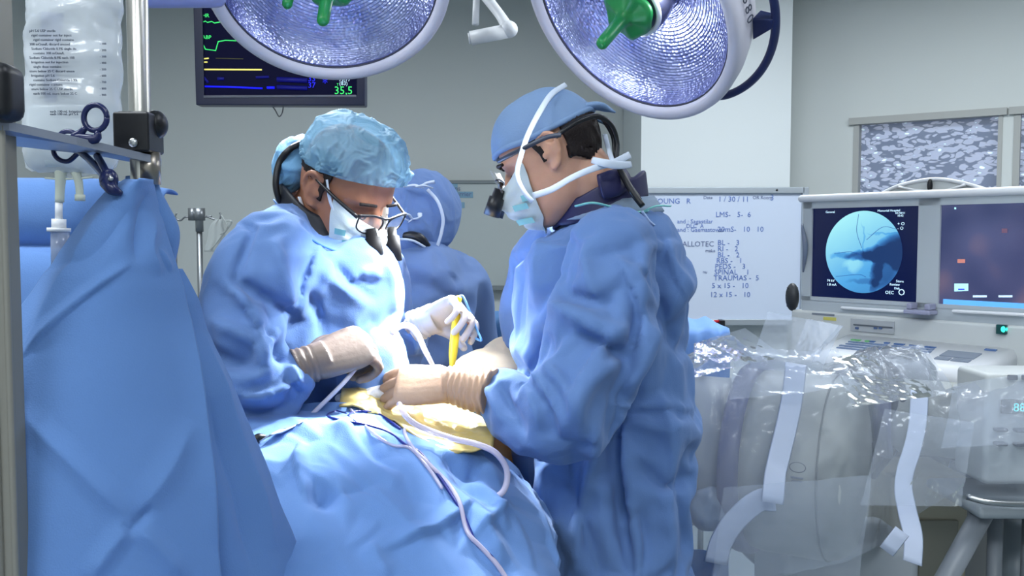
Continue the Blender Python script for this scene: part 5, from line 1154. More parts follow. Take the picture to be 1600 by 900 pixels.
# ---------------------------------------------------------------- things on the drape
def onto_old(px, py, lift=.006):
    """point where the line through a picture spot meets the drape"""
    best = None
    for Yq in np.linspace(1.68, .72, 400):
        p = P(px, py, Yq); d = p[2] - float(drape_z(np.array(p[0]), np.array(Yq)))
        if best is None or abs(d) < best[0]: best = (abs(d), p)
    return best[1] + np.array([0, 0, lift])
_hit = surface_of(dr_)
def onto(px, py, lift=.006):
    r = _hit(px, py, lift)
    return onto_old(px, py, lift) if r is None else r
CABLE = mat('navy_cable', (24, 38, 120), .35)
def lay(name, pts, r, m, lift, label, cat, group=None, extra=None):
    q = [p if not isinstance(p, tuple) else onto(*p, lift) if len(p) == 2 else P(*p) for p in pts]
    o = obj(name, [tube(q, r, n=10, k=6, round_ends=True)], m); tag(o, label, cat, group); return o
lay('cautery_cable', [(541, 647), (525, 643), (511, 650), (528, 656), (552, 660), (580, 666), (610, 677), (635, 696), (655, 706), (680, 735), (700, 765), (722, 800), (735, 830), (745, 850), (768, 870), (790, 900), (800, 915)], .0026, CABLE, .008, 'navy cable looped at its upper end, running down the drape beside the clear tubing', 'cable')
lay('thin_navy_lead', [(556, 660), (545, 650), (558, 643), (585, 645), (605, 655), (625, 670)], .0024, CABLE, .012, 'short navy lead branching off towards the wound, above the long cable', 'cable')
TUBE = mat('clear_tubing', (206, 200, 224), .12, alpha=.62, spec=.8)
lay('suction_tube', [(624, 632, 1.53), (634, 650, 1.50), (650, 663, 1.49), (675, 674, 1.48), (710, 686, 1.455), (745, 694, 1.43), (775, 708, 1.42), (792, 735, 1.42), (788, 765, 1.41), (768, 782, 1.40)], .0052, TUBE, .009, 'thick clear suction tube arching right from the tan glove and back under the folds', 'tube')
lay('irrigation_tube', [(700, 680), (665, 666), (640, 663), (632, 675), (645, 700), (670, 725), (700, 755), (718, 785), (730, 830), (752, 855), (775, 880), (792, 905), (800, 920)], .0036, TUBE, .009, 'clear tube with a hairpin bend beside the yellow film, following the navy cable down', 'tube')
lay('drain_tube', [(548, 640), (575, 670), (610, 695), (640, 700), (668, 730), (690, 762)], .003, TUBE, .008, 'faint clear tube lying left of the hairpin tube on the drape', 'tube')
PEARL = mat('pearl_tubing', (222, 220, 236), .2, spec=.7)
o = lay('sucker_tube', [(500, 640, 1.57), (480, 655, 1.57), (535, 600, 1.58), (560, 570, 1.60)][1:], .0042, PEARL, 0, 'milky tube running from the near hand down to the drape on the left', 'tube')
o = obj('suction_handpiece', [tube([P(612, 520, 1.68), P(625, 510, 1.70), P(640, 510, 1.72), (P(652, 522, 1.74)), P(664, 548, 1.77), P(680, 578, 1.80)], [.006, .006, .0065, .006, .0055, .004], n=12, k=6)], PEARL); tag(o, 'bent white suction handpiece reaching from the near hand into the wound', 'suction tool')
# yellow cautery pen
YEL = mat('yellow_pen', (240, 200, 40), .35)
pa, pb_ = P(716, 464, 1.93), P(706, 576, 1.84)
pen = empty('cautery_pen', pb_, 'yellow cautery pen held upright in the white-gloved hand', 'pen'); dd = (pb_ - pa)
obj('pen_barrel', [tube([pa, pa + dd * .03, pa + dd * .12, pa + dd * .3, pa + dd * .55, pa + dd * .8, pa + dd], [.006, .0085, .0065, .0085, .0095, .009, .004], n=16, k=4)], YEL, pen)
obj('pen_button', [ellipsoid(pa + dd * .5 + np.array([0, -.009, 0]), (.004, .003, .011))], mat('pen_button', (210, 160, 30), .4), pen)
obj('pen_tip', [cyl(pb_, pb_ + dd * .14, .0018, n=8)], STEEL, pen)
obj('pen_cord', [tube([pa, P(724, 464, 1.93), P(735, 490, 1.92), P(745, 515, 1.9), P(752, 532, 1.88), P(740, 528, 1.9), P(736, 534, 1.9)], .0026, n=8, k=6)], mat('sky_cord', (110, 170, 230), .4), pen)
# pale pouch and dark clip lying where the drape meets the left surgeon
g = [[onto(x + 6 * j, y - 3 * j, .012 + .01 * math.sin(i + j)) for j in range(4)] for i, (x, y) in enumerate([(405, 690), (420, 680), (440, 676), (455, 668), (462, 664)])]
o = obj('crumpled_wrapper', [sheet(g)], mat('pale_wrapper', (176, 192, 220), .35, spec=.7), solid=.002); tag(o, 'small crumpled pale wrapper on the drape by the left surgeon', 'wrapper')
o = obj('black_clip', [tube([onto(395, 690, .012), onto(404, 684, .016), onto(415, 682, .014)], [.005, .007, .003], n=10)], BLACK); tag(o, 'small shiny black clip at the left end of the pale wrapper', 'clip')

# ================================================================ left foreground: poles, shelf, bag, hanging drape
YF = 1.02
POLE = mat('pole_steel', (186, 184, 178), .3, metal=.9)
def vpole(x0, x1, ya, Y, ztop, zbot, name, par, m=POLE):
    c = P((x0 + x1) / 2, ya, Y); r = (x1 - x0) / 2 / FPX * Y
    return obj(name, [cyl((c[0], Y, zbot), (c[0], Y, ztop), r)], m, par), np.array([c[0], Y, 0]), r
t = empty('shelf_stand', P(218, 300, YF) * [1, 1, 0], 'steel pole with black clamps carrying a narrow metal shelf, in the left foreground', 'stand')
o, c1, r1 = vpole(201, 233, 120, YF, CEIL - .3, .05, 'pole', t)
sc_ = obj('lower_sleeve', [cyl((c1[0] + .009, YF, P(0, 288, YF)[2]), (c1[0] + .009, YF, P(0, 238, YF)[2]), .0125)], mat('bronze_steel', (150, 142, 132), .3, metal=.9), t)
obj('clamp', [box(P(217, 209, YF), (.040, .045, .044)), box(P(217, 181, YF), (.034, .04, .006))], BLACK, t, bevel=.006)
kn_ = P(243, 195, YF + .01); obj('clamp_knob', [ellipsoid(kn_, (.0135, .016, .0165)), cyl(kn_, kn_ + np.array([-.03, 0, 0]), .007)], BLACK, t)
obj('clamp_bolt', [ellipsoid(P(208, 223, YF - .024), (.0052, .003, .0052))], STEEL, t)
sh = [P(-40, 190, .88), P(12, 193, .90), P(248, 246, 1.01)]
def shelfpt(x, y, Y): return P(x, y, Y)
v = np.array([P(-60, 186, .84), P(14, 190, .87), P(120, 214, .94), P(244, 244, 1.015), P(252, 248, 1.03), P(246, 250, 1.06), P(150, 232, 1.10), P(-60, 208, 1.1)])
v2 = v - np.array([0, 0, .0085]); k = len(v)
obj('shelf', [(np.concatenate([v, v2]), [tuple(range(k)), tuple(range(k, 2 * k))[::-1]] + [(i, k + i, k + (i + 1) % k, (i + 1) % k) for i in range(k)])], mat('satin_plate', (150, 156, 172), .35, metal=.6), t, smooth=False)
obj('base', [cyl((c1[0], YF, 0), (c1[0], YF, .05), .2, .18)], BLACK, t)
t2 = empty('side_pole', P(4, 300, .88) * [1, 1, 0], 'grey ribbed upright post at the very left edge of the frame', 'post')
c = P(5, 500, .88); o = obj('post', [box((c[0], .88, 1.0), (.022, .03, 1.98)), cyl((c[0] + .011, .868, .02), (c[0] + .011, .868, P(0, 196, .88)[2]), .0035), cyl((c[0] - .004, .864, .02), (c[0] - .004, .864, P(0, 196, .88)[2]), .006)], mat('post_grey', (140, 138, 130), .4, metal=.3), t2, bevel=.002)
obj('post_foot', [box((c[0], .88, .01), (.2, .2, .02))], BLACK, t2, bevel=.004)
ck = P(2, 145, .86); obj('post_clamp', [box(ck, (.032, .04, .055))], BLACK, t2, bevel=.012)
obj('rear_bar', [cyl(P(-60, 222, 1.25), P(85, 226, 1.25), .003)], STEEL, t)
# fluid bag
YB = 1.26
BAG = mat('clear_bag', (224, 230, 236), .12, alpha=.5, spec=1.0, bump=.4, bscale=40)
FLU = mat('bag_fluid', (214, 224, 228), .15, alpha=.62, spec=.8)
t = empty('fluid_bag', P(112, 260, YB), 'large clear fluid bag with printed text hanging above the shelf, at the upper left', 'fluid bag')
a = np.linspace(0, 2 * np.pi, 56, endpoint=False)
rows_b = [(-90, 40, 186, .012), (-60, 40, 188, .02), (-10, 42, 188, .026), (60, 42, 187, .03), (130, 40, 186, .034), (190, 38, 184, .036), (235, 36, 184, .034), (252, 37, 183, .026), (262, 44, 176, .016), (270, 60, 165, .006)]
def ringb(py, l, r, th, Y=YB):
    A, B = P(l, py, Y), P(r, py, Y); cc = (A + B) / 2; w = (B[0] - A[0]) / 2; e = .75
    return np.stack([cc[0] + w * np.sign(np.cos(a)) * np.abs(np.cos(a)) ** e, cc[1] + th * np.sign(np.sin(a)) * np.abs(np.sin(a)) ** 1.1, np.full(56, cc[2])], 1)
rb = interp_rows([ringb(*r) for r in rows_b], .006); m = mesh_of([loft(rb, cap=False)], 'b'); v = getv(m)
v = v + getn(m) * (.016 * facets(v, 91, 7, .04, .14) + .006 * crumple(v, 91, 9, .02, .06, .4) + .004 * np.sin(v[:, 0] * 190) * sm(P(0, 245, YB)[2], P(0, 262, YB)[2] - .0, v[:, 2]) * 0)[:, None]; setv(m, v)
obj('bag_film', m, BAG, t)
fr = interp_rows([ringb(py, l + 5, r - 5, th * .8) for py, l, r, th in [(168, 39, 185, .036), (190, 38, 184, .038), (235, 36, 184, .036), (252, 38, 182, .028), (262, 46, 174, .018)]], .006)
obj('fluid', [loft(fr)], FLU, t)
fl_ = [P(x, y, YB) for x, y in [(38, 250), (40, 262), (50, 268), (62, 264), (72, 268), (88, 268), (100, 274), (126, 276), (148, 270), (166, 268), (180, 262), (184, 250)]]
obj('bottom_seal', [(np.array(fl_ + [p + np.array([0, .003, 0]) for p in fl_]), [tuple(range(12)), tuple(range(12, 24))[::-1]] + [(i, i + 1, 13 + i, 12 + i) for i in range(11)])], mat('seal_plastic', (214, 220, 224), .25, alpha=.8), t, smooth=False)
obj('top_handle', [tube([P(60, -80, YB), P(80, -110, YB), P(112, -118, YB), P(150, -110, YB), P(166, -80, YB)], .006, n=10)], BAG, t)
obj('inner_fold_shade', [tube([P(82, 20, YB), P(78, 90, YB), P(80, 160, YB)], [.016, .013, .008], n=12, k=5, flat=.3, up=(0, 1, 0))], mat('fold_shadow', (96, 112, 158), .3, alpha=.55), t)  # darker blue strip standing in for shade along a fold of the bag
pr_ = random.Random(5); PRT = mat('bag_print', (58, 66, 84), .6)
WORDS = ['Sodium Chloride 0.9%', 'Irrigation', 'each 100 mL', 'contains', 'USP sterile', 'not for injection', 'store below 25 C', 'single dose', 'discard unused', 'pH 5.6', '308 mOsm/L', 'rigid container']
RX = np.stack([[1, 0, 0], [0, 0, 1], [0, -1, 0]], 1)
for k, y in enumerate(list(range(46, 150, 7)) + [172, 176]):
    s = ' '.join(pr_.choice(WORDS) for _ in range(2))
    x = 46 + (k % 3) * 3 if y < 160 else 78; s = s[:30 if y < 160 else 26]
    text('printed_line', s, P(x, y + 4, YB - .041), 5.2 * YB / FPX, PRT, RX, t)
for k in range(9): text('printed_line', '- %d00' % (k + 1), P(156, 70 + k * 10, YB - .0415), 4.6 * YB / FPX, PRT, RX, t)
# ports, spike and drip chamber
PORT = mat('port_plastic', (206, 212, 196), .3, alpha=.85)
obj('outlet_port', [tube([P(96, 262, YB), P(94, 290, YB), P(93, 316, YB)], [.009, .0065, .006], n=16, k=4)], PORT, t)
obj('injection_port', [tube([P(117, 264, YB), P(123, 285, YB), P(125, 312, YB)], [.0075, .0055, .005], n=16, k=4), cyl(P(125, 304, YB), P(125, 314, YB), .0068)], PORT, t)
obj('port_rib', [tube([P(70, 278, YB), P(95, 280, YB), P(120, 279, YB), P(146, 277, YB)], .0015, n=6)], PORT, t)
dc = obj('drip_chamber', [cyl(P(94, 358, YB), P(94, 420, YB), .0125, .0115)], mat('chamber_plastic', (160, 170, 190), .15, alpha=.6), t)
obj('spike_collar', [cyl(P(92, 342, YB), P(92, 358, YB), .0095), cyl(P(92, 356, YB), P(92, 362, YB), .0155), cyl(P(92, 316, YB), P(92, 342, YB), .005)], WHITE, dc)
# clamp (ring-handled) gripping the drape to the shelf
t = empty('towel_clamp', P(180, 295, .97), 'navy ring-handled clamp hooked over the shelf, pinching the hanging drape', 'clamp')
YC = .955
def ell(cx, cy, rx, ry, Y, rot=0):
    out = []
    for q in np.linspace(0, 2 * np.pi, 25):
        x, y = rx * math.cos(q), ry * math.sin(q); out.append(P(cx + x * math.cos(rot) - y * math.sin(rot), cy + x * math.sin(rot) + y * math.cos(rot), Y))
    return out
NV = mat('navy_clamp', (26, 34, 78), .25)
obj('upper_ring', [tube(ell(149, 184, 18, 20, YC), .0030, n=10, k=2), tube([P(134, 199, YC), P(126, 208, YC), P(116, 214, YC), P(128, 217, YC), P(150, 217, YC), P(153, 205, YC)], [.003, .004, .005, .006, .005, .003], n=10, k=3)], NV, t)
obj('lower_ring', [tube([P(122, 214, 1.10), P(112, 206, 1.1), P(98, 207, 1.10), P(86, 222, 1.10), P(84, 238, 1.10), (P(92, 249, 1.10)), P(106, 252, 1.1), P(118, 243, 1.10), P(124, 236, 1.1)], .0030, n=10, k=4)], NV, t)
obj('shank', [tube([P(124, 236, 1.08), P(140, 250, 1.04), P(155, 266, .99), P(166, 278, .965)], .0042, n=10, k=4), tube([P(152, 244, 1.03), P(160, 258, .99), P(168, 274, .965)], .0042, n=10, k=4)], NV, t)
obj('jaws', [ellipsoid(P(170, 281, .96), (.010, .008, .012)), tube([P(168, 285, .96), P(176, 296, .955), P(190, 303, .96)], [.0085, .0065, .003], n=12, k=4)], NV, t); obj('pivot_screw', [ellipsoid(P(173, 279, .951), (.0028, .002, .0028))], STEEL, t)
# blue rolled drape behind, across the left
rl = [(P(-80, 330, 1.42)), P(60, 330, 1.42), P(150, 332, 1.42), P(262, 345, 1.5)]
g = []
for j, (dz, dy) in enumerate([(.045, .06), (.052, .03), (.050, .0), (.035, -.02), (.0, -.03), (-.03, -.025), (-.055, -.0), (-.057, .0), (-.06, -.04), (-.10, -.06), (-.25, -.07), (-.5, -.06), (-.9, -.05)]):
    g.append([p + np.array([0, dy, dz + .02 * 0]) for p in catmull(rl, 14)])
m = mesh_of([sheet(g)], 'r'); mo = m
v = getv(m); setv(m, v)
o = obj('anaesthetic_screen_drape', m, DRAPE, solid=.006, subsurf=2); tag(o, 'blue drape rolled over a bar behind the hanging fluid bag at far left', 'drape')
bar = obj('screen_bar', [cyl(P(-80, 328, 1.44), P(262, 343, 1.52), .018), cyl((P(262, 343, 1.52)[0], 1.52, 0), P(262, 343, 1.52), .014), cyl((P(-80, 328, 1.44)[0], 1.44, 0), P(-80, 328, 1.44), .014)], STEEL); tag(bar, 'steel screen frame hidden inside the rolled blue drape', 'frame')
# the big hanging drape
def edge_rows(rows, n=150):
    g = []
    for py, l, r, Yl_, Ym_, Yr_ in rows:
        s = np.linspace(0, 1, n); row = []
        for q in s:
            Yq = (1 - q) ** 2 * Yl_ + 2 * q * (1 - q) * Ym_ + q * q * Yr_
            row.append(P(l + (r - l) * q, py, Yq))
        g.append(row)
    return g
R_ = [(280, 196, 240, .99, .94, 1.01), (300, 166, 244, .99, .93, 1.02), (330, 140, 250, .99, .92, 1.03), (360, 118, 258, .98, .91, 1.03), (400, 88, 270, .97, .90, 1.03), (450, 52, 288, .96, .89, 1.03), (500, 14, 298, .95, .88, 1.03), (560, -30, 308, .94, .87, 1.02), (650, -60, 320, .93, .86, 1.01), (760, -80, 334, .92, .85, 1.0), (900, -90, 346, .91, .84, .99), (1150, -110, 360, .9, .83, .98), (1600, -130, 380, .9, .82, .98)]
def resample(R_, k=14):
    out = []
    for a_, b_ in zip(R_[:-1], R_[1:]):
        kk = max(3, int((b_[0] - a_[0]) / 4)); out += [tuple(np.array(a_) + (np.array(b_) - np.array(a_)) * i / kk) for i in range(kk)]
    return out + [R_[-1]]
m = mesh_of([sheet(edge_rows(resample(R_)))], 'h')
strokes_H = [('r', 9, 26, [(205, 290), (150, 360), (90, 450), (40, 540)]), ('s', 9, 18, [(30, 560), (90, 500), (150, 450), (205, 412)]), ('v', 8, 16, [(232, 300), (215, 360), (212, 410)]), ('r', 8, 16, [(242, 340), (232, 390), (250, 430)]), 
   ('r', 10, 26, [(30, 640), (90, 700), (150, 760), (207, 815)]), ('r', 10, 24, [(207, 815), (170, 860), (140, 905)]), ('v', 7, 14, [(190, 818), (207, 826), (240, 790)]), ('r', 9, 22, [(207, 818), (250, 860), (290, 905)]), ('r', 8, 30, [(215, 800), (260, 740), (300, 660)]), ('r', 8, 30, [(296, 480), (318, 640), (340, 850)]), ('s', 7, 12, [(246, 390), (256, 410), (266, 424)]), ('v', 6, 18, [(70, 420), (140, 400), (200, 330)])]
strokes_H = [(k_, a_ * .6, w_, p_) for k_, a_, w_, p_ in strokes_H]
sculpt(m, strokes_H, [(95, 8, .16, .34, .008), (96, 10, .05, .12, .003)], True)
hd = obj('hanging_drape', m, DRAPE, solid=.003); tag(hd, 'nearest blue drape hanging from the steel pole, a cross-shaped crease near its foot', 'drape')
obj('pole_wrap', [tube([P(222, 276, 1.03), P(223, 300, 1.03), P(232, 330, 1.04), P(246, 370, 1.05), P(256, 420, 1.05)], [.018, .020, .024, .026, .012], n=24, k=6, flat=.8, up=(0, 1, 0))], DRAPE, hd)
R2 = [(420, 262, 285, 1.07, 1.07, 1.08), (470, 262, 312, 1.07, 1.06, 1.10), (540, 262, 335, 1.07, 1.05, 1.13), (620, 262, 372, 1.06, 1.04, 1.16), (700, 264, 405, 1.06, 1.03, 1.18), (800, 266, 442, 1.05, 1.02, 1.18), (900, 268, 482, 1.05, 1.01, 1.18), (1200, 270, 560, 1.05, 1.0, 1.18), (1550, 270, 600, 1.05, 1.0, 1.18)]
m = mesh_of([sheet(edge_rows(resample(R2), 90))], 'h'); sculpt(m, [('r', 10, 30, [(320, 520), (370, 680), (430, 860)]), ('v', 9, 26, [(330, 620), (370, 760), (400, 900)])], [(97, 8, .12, .3, .016)], True)
h2 = obj('hanging_drape', m, DRAPE, solid=.003); tag(h2, 'second blue drape fold falling behind the nearest one, its slanting edge over the big drape', 'drape')
# ================================================================ X-ray arm under clear plastic, right
BODY = mat('xray_body', (176, 178, 172), .45); BAND = mat('mauve_band', (104, 108, 142), .45); DGREY = mat('dark_fitting', (70, 74, 88), .5)
ax = np.array([.862, -.507, .0]); RA = np.stack([np.cross([0, 0, 1.0], ax) * -1, [0, 0, 1], ax], 1)
RA[:, 0] = np.cross(RA[:, 1], RA[:, 2])
cD = P(1248, 722, 2.12)
t = empty('xray_arm', (cD[0], cD[1], 0), 'cream X-ray arm with a big drum and mauve bands, under the clear plastic cover', 'X-ray machine')
def al(k): return cD + ax * k
obj('intensifier_drum', [lathe([(.05, -.09), (.205, -.09), (.214, -.085), (.218, -.06), (.218, .07), (.212, .105), (.195, .13), (.15, .142), (.02, .145)], cD, RA, 72)], BODY, t)
obj('drum_seam', [torus(al(.085), .2165, .0022, RA, 72, 6)], mat('seam_grey', (132, 134, 132), .5), t)
obj('mauve_ring', [lathe([(.15, -.13), (.226, -.13), (.23, -.12), (.23, -.092), (.226, -.085), (.15, -.085)], cD, RA, 72)], BAND, t)
obj('rear_drum', [lathe([(.05, -.42), (.17, -.42), (.186, -.40), (.188, -.12), (.05, -.118)], cD, RA, 64)], mat('grey_body', (168, 174, 180), .45), t)
pq = cD - RA[:, 0] * 0; view = np.array([0, 0, CAMZ]) - cD; view -= ax * (view @ ax); view /= np.linalg.norm(view)
oval = cD + ax * .045 + view * .2195 + np.array([0, 0, -.012])
Rt = np.stack([ax, np.cross(view, ax), view], 1)
obj('printed_oval', [torus((0, 0, 0), .017, .0016, None, 32, 6)][0:0] or [xf((torus((0, 0, 0), .017, .0016, None, 32, 6)[0] * [1, .62, 1], torus((0, 0, 0), .017, .0016, None, 32, 6)[1]), Rt, oval)], DGREY, t)
obj('printed_mark', [xf(box((0, 0, 0), (.026, .004, .002)), Rt, oval - Rt[:, 1] * .022), xf(box((0, 0, 0), (.022, .003, .002)), Rt, oval - Rt[:, 1] * .029)], mat('faint_print', (130, 134, 146), .5), t)
cE = P(1440, 652, 2.24)
obj('tube_housing', [lathe([(.03, -.06), (.085, -.06), (.094, -.045), (.094, .09), (.088, .1), (.03, .105)], cE, RA, 48)], BODY, t)
obj('housing_ring', [lathe([(.05, -.10), (.108, -.10), (.112, -.09), (.112, -.065), (.108, -.06), (.05, -.06)], cE, RA, 48)], BAND, t)
obj('housing_neck', [cyl(cE - ax * .2, cE - ax * .1, .075)], mat('grey_body', (168, 174, 180), .45), t)
for k in range(2): obj('cooling_fin', [torus(cE + ax * (.115 + k * .018), .075, .006, RA, 40, 8)], DGREY, t)
for k, (dx, r) in enumerate([(0, .011), (14, .009), (-12, .008)]): obj('cable', [tube([P(1330 + dx, 562, 2.32), P(1368 + dx, 566, 2.26), P(1392 + dx, 592, 2.2), P(1396 + dx, 640, 2.2), P(1382 + dx, 700, 2.24), P(1350 + dx, 745, 2.3)], r, n=10, k=5)], DGREY, t)
# the C-shaped rail that joins both ends, and the base column
a0, a1 = math.radians(200), math.radians(345); cc_ = (cD + cE) / 2 + np.array([.05, .22, -.02]); rail = []
for q in np.linspace(a0, a1, 20): rail.append(cc_ + np.array([.36 * math.cos(q), .05, .44 * math.sin(q)]))
obj('c_rail', [tube(rail, .045, n=14, k=3, flat=.6, up=(0, 1, 0))], mat('rail_grey', (120, 126, 140), .35, metal=.4), t)
bx = P(1432, 840, 2.32)
obj('base_column', [box((bx[0], 2.36, .42), (.2, .22, .78))], mat('warm_cream', (186, 180, 160), .5), t, bevel=.012)
obj('column_panel', [box((bx[0] + .02, 2.245, .55), (.1, .012, .3))], mat('panel_tan', (150, 148, 136), .5), t, bevel=.004)
obj('base_foot', [box((bx[0] + .0, 2.34, .09), (.44, .34, .12))], BODY, t, bevel=.03)
obj('lower_housing', [box(P(1300, 905, 2.2), (.34, .24, .26))], mat('grey_body', (168, 174, 180), .45), t, bevel=.03)
for sx_, sy_ in ((-.2, -.28), (.15, -.28), (-.2, -.03), (.15, -.03)): obj('castor', [cyl((bx[0] + .05 + sx_ - .02, 2.5 + sy_, .045), (bx[0] + .05 + sx_ + .02, 2.5 + sy_, .045), .045)], BLACK, t)
# cart with the small readout at the far right
YQ = 1.99
q0, q1 = P(1540, 760, YQ), P(1680, 585, YQ); cx, cw = (q0[0] + q1[0]) / 2, q1[0] - q0[0]
t = empty('equipment_cart', (cx, YQ + .18, 0), 'grey equipment cart with a small teal digital readout at the right edge', 'cart')
obj('cabinet', [box((cx, YQ + .08, (q0[2] + q1[2]) / 2), (cw, .14, q1[2] - q0[2]))], mat('cart_cream', (190, 194, 194), .45), t, bevel=.012)
rd = obj('readout', [rect(P(1564, 646, YQ), P(1640, 624, YQ), YQ - .006, .01)], mat('readout_black', (16, 24, 34), .2), t, bevel=.002)
text('digits', '880', P(1583, 643, YQ - .008), 15 * YQ / FPX * 1.3, glow('digit_teal', (70, 215, 215), 1.0), RX, rd)
for x in (1576, 1598, 1618): obj('vent_slot', [rect(P(x, 594, YQ), P(x + 14, 586, YQ), YQ - .003, .01)], DGREY, t, bevel=.002)
for y0_ in (668, 690): obj('knob_row', [rect(P(1553, y0_ + 6, YQ), P(1572, y0_, YQ), YQ - .012, .02), rect(P(1584, y0_ + 7, YQ), P(1612, y0_ + 1, YQ), YQ - .012, .02)], DGREY, t, bevel=.004)
obj('tray', [rect(P(1508, 800, YQ), P(1690, 782, YQ), YQ - .06, .26)], mat('tray_grey', (150, 158, 164), .35), t, bevel=.012)
obj('tray_rim', [tube([P(1510, 776, YQ - .05), P(1560, 786, YQ - .07), P(1690, 790, YQ - .07)], .007, n=10)], STEEL, t)
LEG = mat('leg_grey', (132, 138, 146), .4)
zt_ = P(0, 797, YQ)[2]
A_ = P(1537, 798, YQ); B_ = A_ + (P(1478, 905, YQ) - A_) * (A_[2] - .06) / (A_[2] - P(1478, 905, YQ)[2])
obj('leg', [tube([A_, B_], [.024, .024], n=16, k=2)], LEG, t)
for x, r in ((1556, .017), (1612, .02), (1670, .017)): c = P(x, 800, YQ + .1); obj('leg', [cyl((c[0], YQ + .1, .07), c, r)], LEG, t)
c = P(1594, 800, YQ + .22); obj('pump_cylinder', [cyl((c[0], YQ + .22, .35), (c[0], YQ + .22, zt_ - .1), .05)], mat('pump_grey', (150, 160, 168), .3), t)
obj('foot_ring', [tube([B_, (B_[0] + .25, YQ + .02, .06), (cx + .25, YQ + .05, .06)], .02, n=12), tube([(c[0], YQ + .1, .06), (c[0], YQ + .38, .06)], .02, n=12, k=2)], LEG, t)
# ---------------------------------------------------------------- the clear plastic cover
def plastic(name, milk, blend, rough=.13, tint=(.80, .86, .97)):
    m = bpy.data.materials.new(name); m.use_nodes = True; nt = m.node_tree; nt.nodes.remove(nt.nodes['Principled BSDF']); out = nt.nodes['Material Output']
    tr = nt.nodes.new('ShaderNodeBsdfTransparent'); tr.inputs[0].default_value = (.95, .97, 1, 1)
    df = nt.nodes.new('ShaderNodeBsdfDiffuse'); df.inputs[0].default_value = (*tint, 1)
    tl = nt.nodes.new('ShaderNodeBsdfTranslucent'); tl.inputs[0].default_value = (*tint, 1)
    gl_ = nt.nodes.new('ShaderNodeBsdfGlossy'); gl_.inputs['Roughness'].default_value = rough; gl_.inputs[0].default_value = (1, 1, 1, 1)
    lw = nt.nodes.new('ShaderNodeLayerWeight'); lw.inputs[0].default_value = blend
    tc = nt.nodes.new('ShaderNodeTexCoord'); nz = nt.nodes.new('ShaderNodeTexNoise'); nz.inputs['Scale'].default_value = 22; nz.inputs['Detail'].default_value = 4; nz.inputs['Distortion'].default_value = 1.2
    nt.links.new(tc.outputs['Object'], nz.inputs[0]); bp = nt.nodes.new('ShaderNodeBump'); bp.inputs['Strength'].default_value = .3; bp.inputs['Distance'].default_value = .006
    nt.links.new(nz.outputs[0], bp.inputs['Height'])
    for s in (df, gl_): nt.links.new(bp.outputs[0], s.inputs['Normal'])
    nt.links.new(bp.outputs[0], lw.inputs['Normal'])
    m0 = nt.nodes.new('ShaderNodeMixShader'); m0.inputs[0].default_value = .35; nt.links.new(df.outputs[0], m0.inputs[1]); nt.links.new(tl.outputs[0], m0.inputs[2])
    m1 = nt.nodes.new('ShaderNodeMixShader'); m1.inputs[0].default_value = milk; nt.links.new(tr.outputs[0], m1.inputs[1]); nt.links.new(m0.outputs[0], m1.inputs[2])
    m2 = nt.nodes.new('ShaderNodeMixShader'); nt.links.new(lw.outputs['Fresnel'], m2.inputs[0]); nt.links.new(m1.outputs[0], m2.inputs[1]); nt.links.new(gl_.outputs[0], m2.inputs[2])
    nt.links.new(m2.outputs[0], out.inputs['Surface']); return m
PLA = plastic('clear_polythene', .25, .25, .17)
tx = [1040, 1085, 1108, 1128, 1152, 1180, 1210, 1245, 1290, 1310, 1340, 1365, 1400, 1440, 1452, 1478, 1520, 1560, 1600, 1660]
ty = [560, 548, 528, 519, 521, 548, 552, 556, 566, 560, 546, 540, 539, 541, 556, 606, 592, 584, 578, 570]
bx_ = [1040, 1085, 1120, 1170, 1250, 1320, 1380, 1440, 1490, 1540, 1600, 1660]; by_ = [900, 905, 930, 910, 895, 880, 850, 800, 770, 785, 800, 800]
yf = ([1040, 1150, 1260, 1360, 1390, 1440, 1500, 1560, 1660], [1.88, 1.85, 1.83, 1.87, 2.0, 2.02, 1.93, 1.89, 1.87])
cols = np.linspace(1040, 1650, 300); g = []
for v_ in np.linspace(0, 1, 230):
    row = []
    for x in cols:
        yt, yb = np.interp(x, tx, ty), np.interp(x, bx_, by_); f0 = np.interp(x, *yf)
        if v_ < .16: k = v_ / .16; Yq = 2.42 + (f0 + .14 - 2.42) * k; y = yt + 26 * (1 - k) ** 1.5
        else:
            k = (v_ - .16) / .84; y = yt + (yb - yt) * k; Yq = f0 + .14 * (1 - k) ** 3 + .06 * k ** 2
        row.append(P(x, y, Yq))
    g.append(row)
m = mesh_of([sheet(g)], 'p'); v = getv(m); n = getn(m); px = project(v)
topw = np.exp(-np.maximum(0, px[:, 1] - np.interp(px[:, 0], tx, ty)) / 60)
h = .03 * facets(v, 104, 9, .04, .15) * (.4 + .4 * topw) + .026 * crumple(v, 101, 12, .05, .16, .5) * (.45 + topw) + .015 * crumple(v, 102, 9, .02, .07, .5) * (.6 + 1.0 * topw) + .006 * crumple(v, 103, 7, .010, .03) * np.clip(perlin(v * 9) * 3 + .4, 0, 1.6)
setv(m, v + n * h[:, None])
cov = obj('plastic_cover', m, PLA); tag(cov, 'crumpled clear plastic cover with white tape strips over the X-ray arm', 'plastic cover')
PLA2 = plastic('flap_polythene', .3, .14, .25)
def flap(name, corners, seed, nn=50, amp=.02):
    A, B, C_, D_ = [P(*c) for c in corners]; g = []
    for s in np.linspace(0, 1, nn): g.append([(A * (1 - u) + B * u) * (1 - s) + (D_ * (1 - u) + C_ * u) * s for u in np.linspace(0, 1, nn)])
    m = mesh_of([sheet(g)], 'f'); v = getv(m); setv(m, v + getn(m) * (amp * crumple(v, seed, 10, .03, .12, .5) + amp * .3 * crumple(v, seed + 1, 10, .01, .03))[:, None]); return obj(name, m, PLA2 if 'flap' in name else PLA, cov)
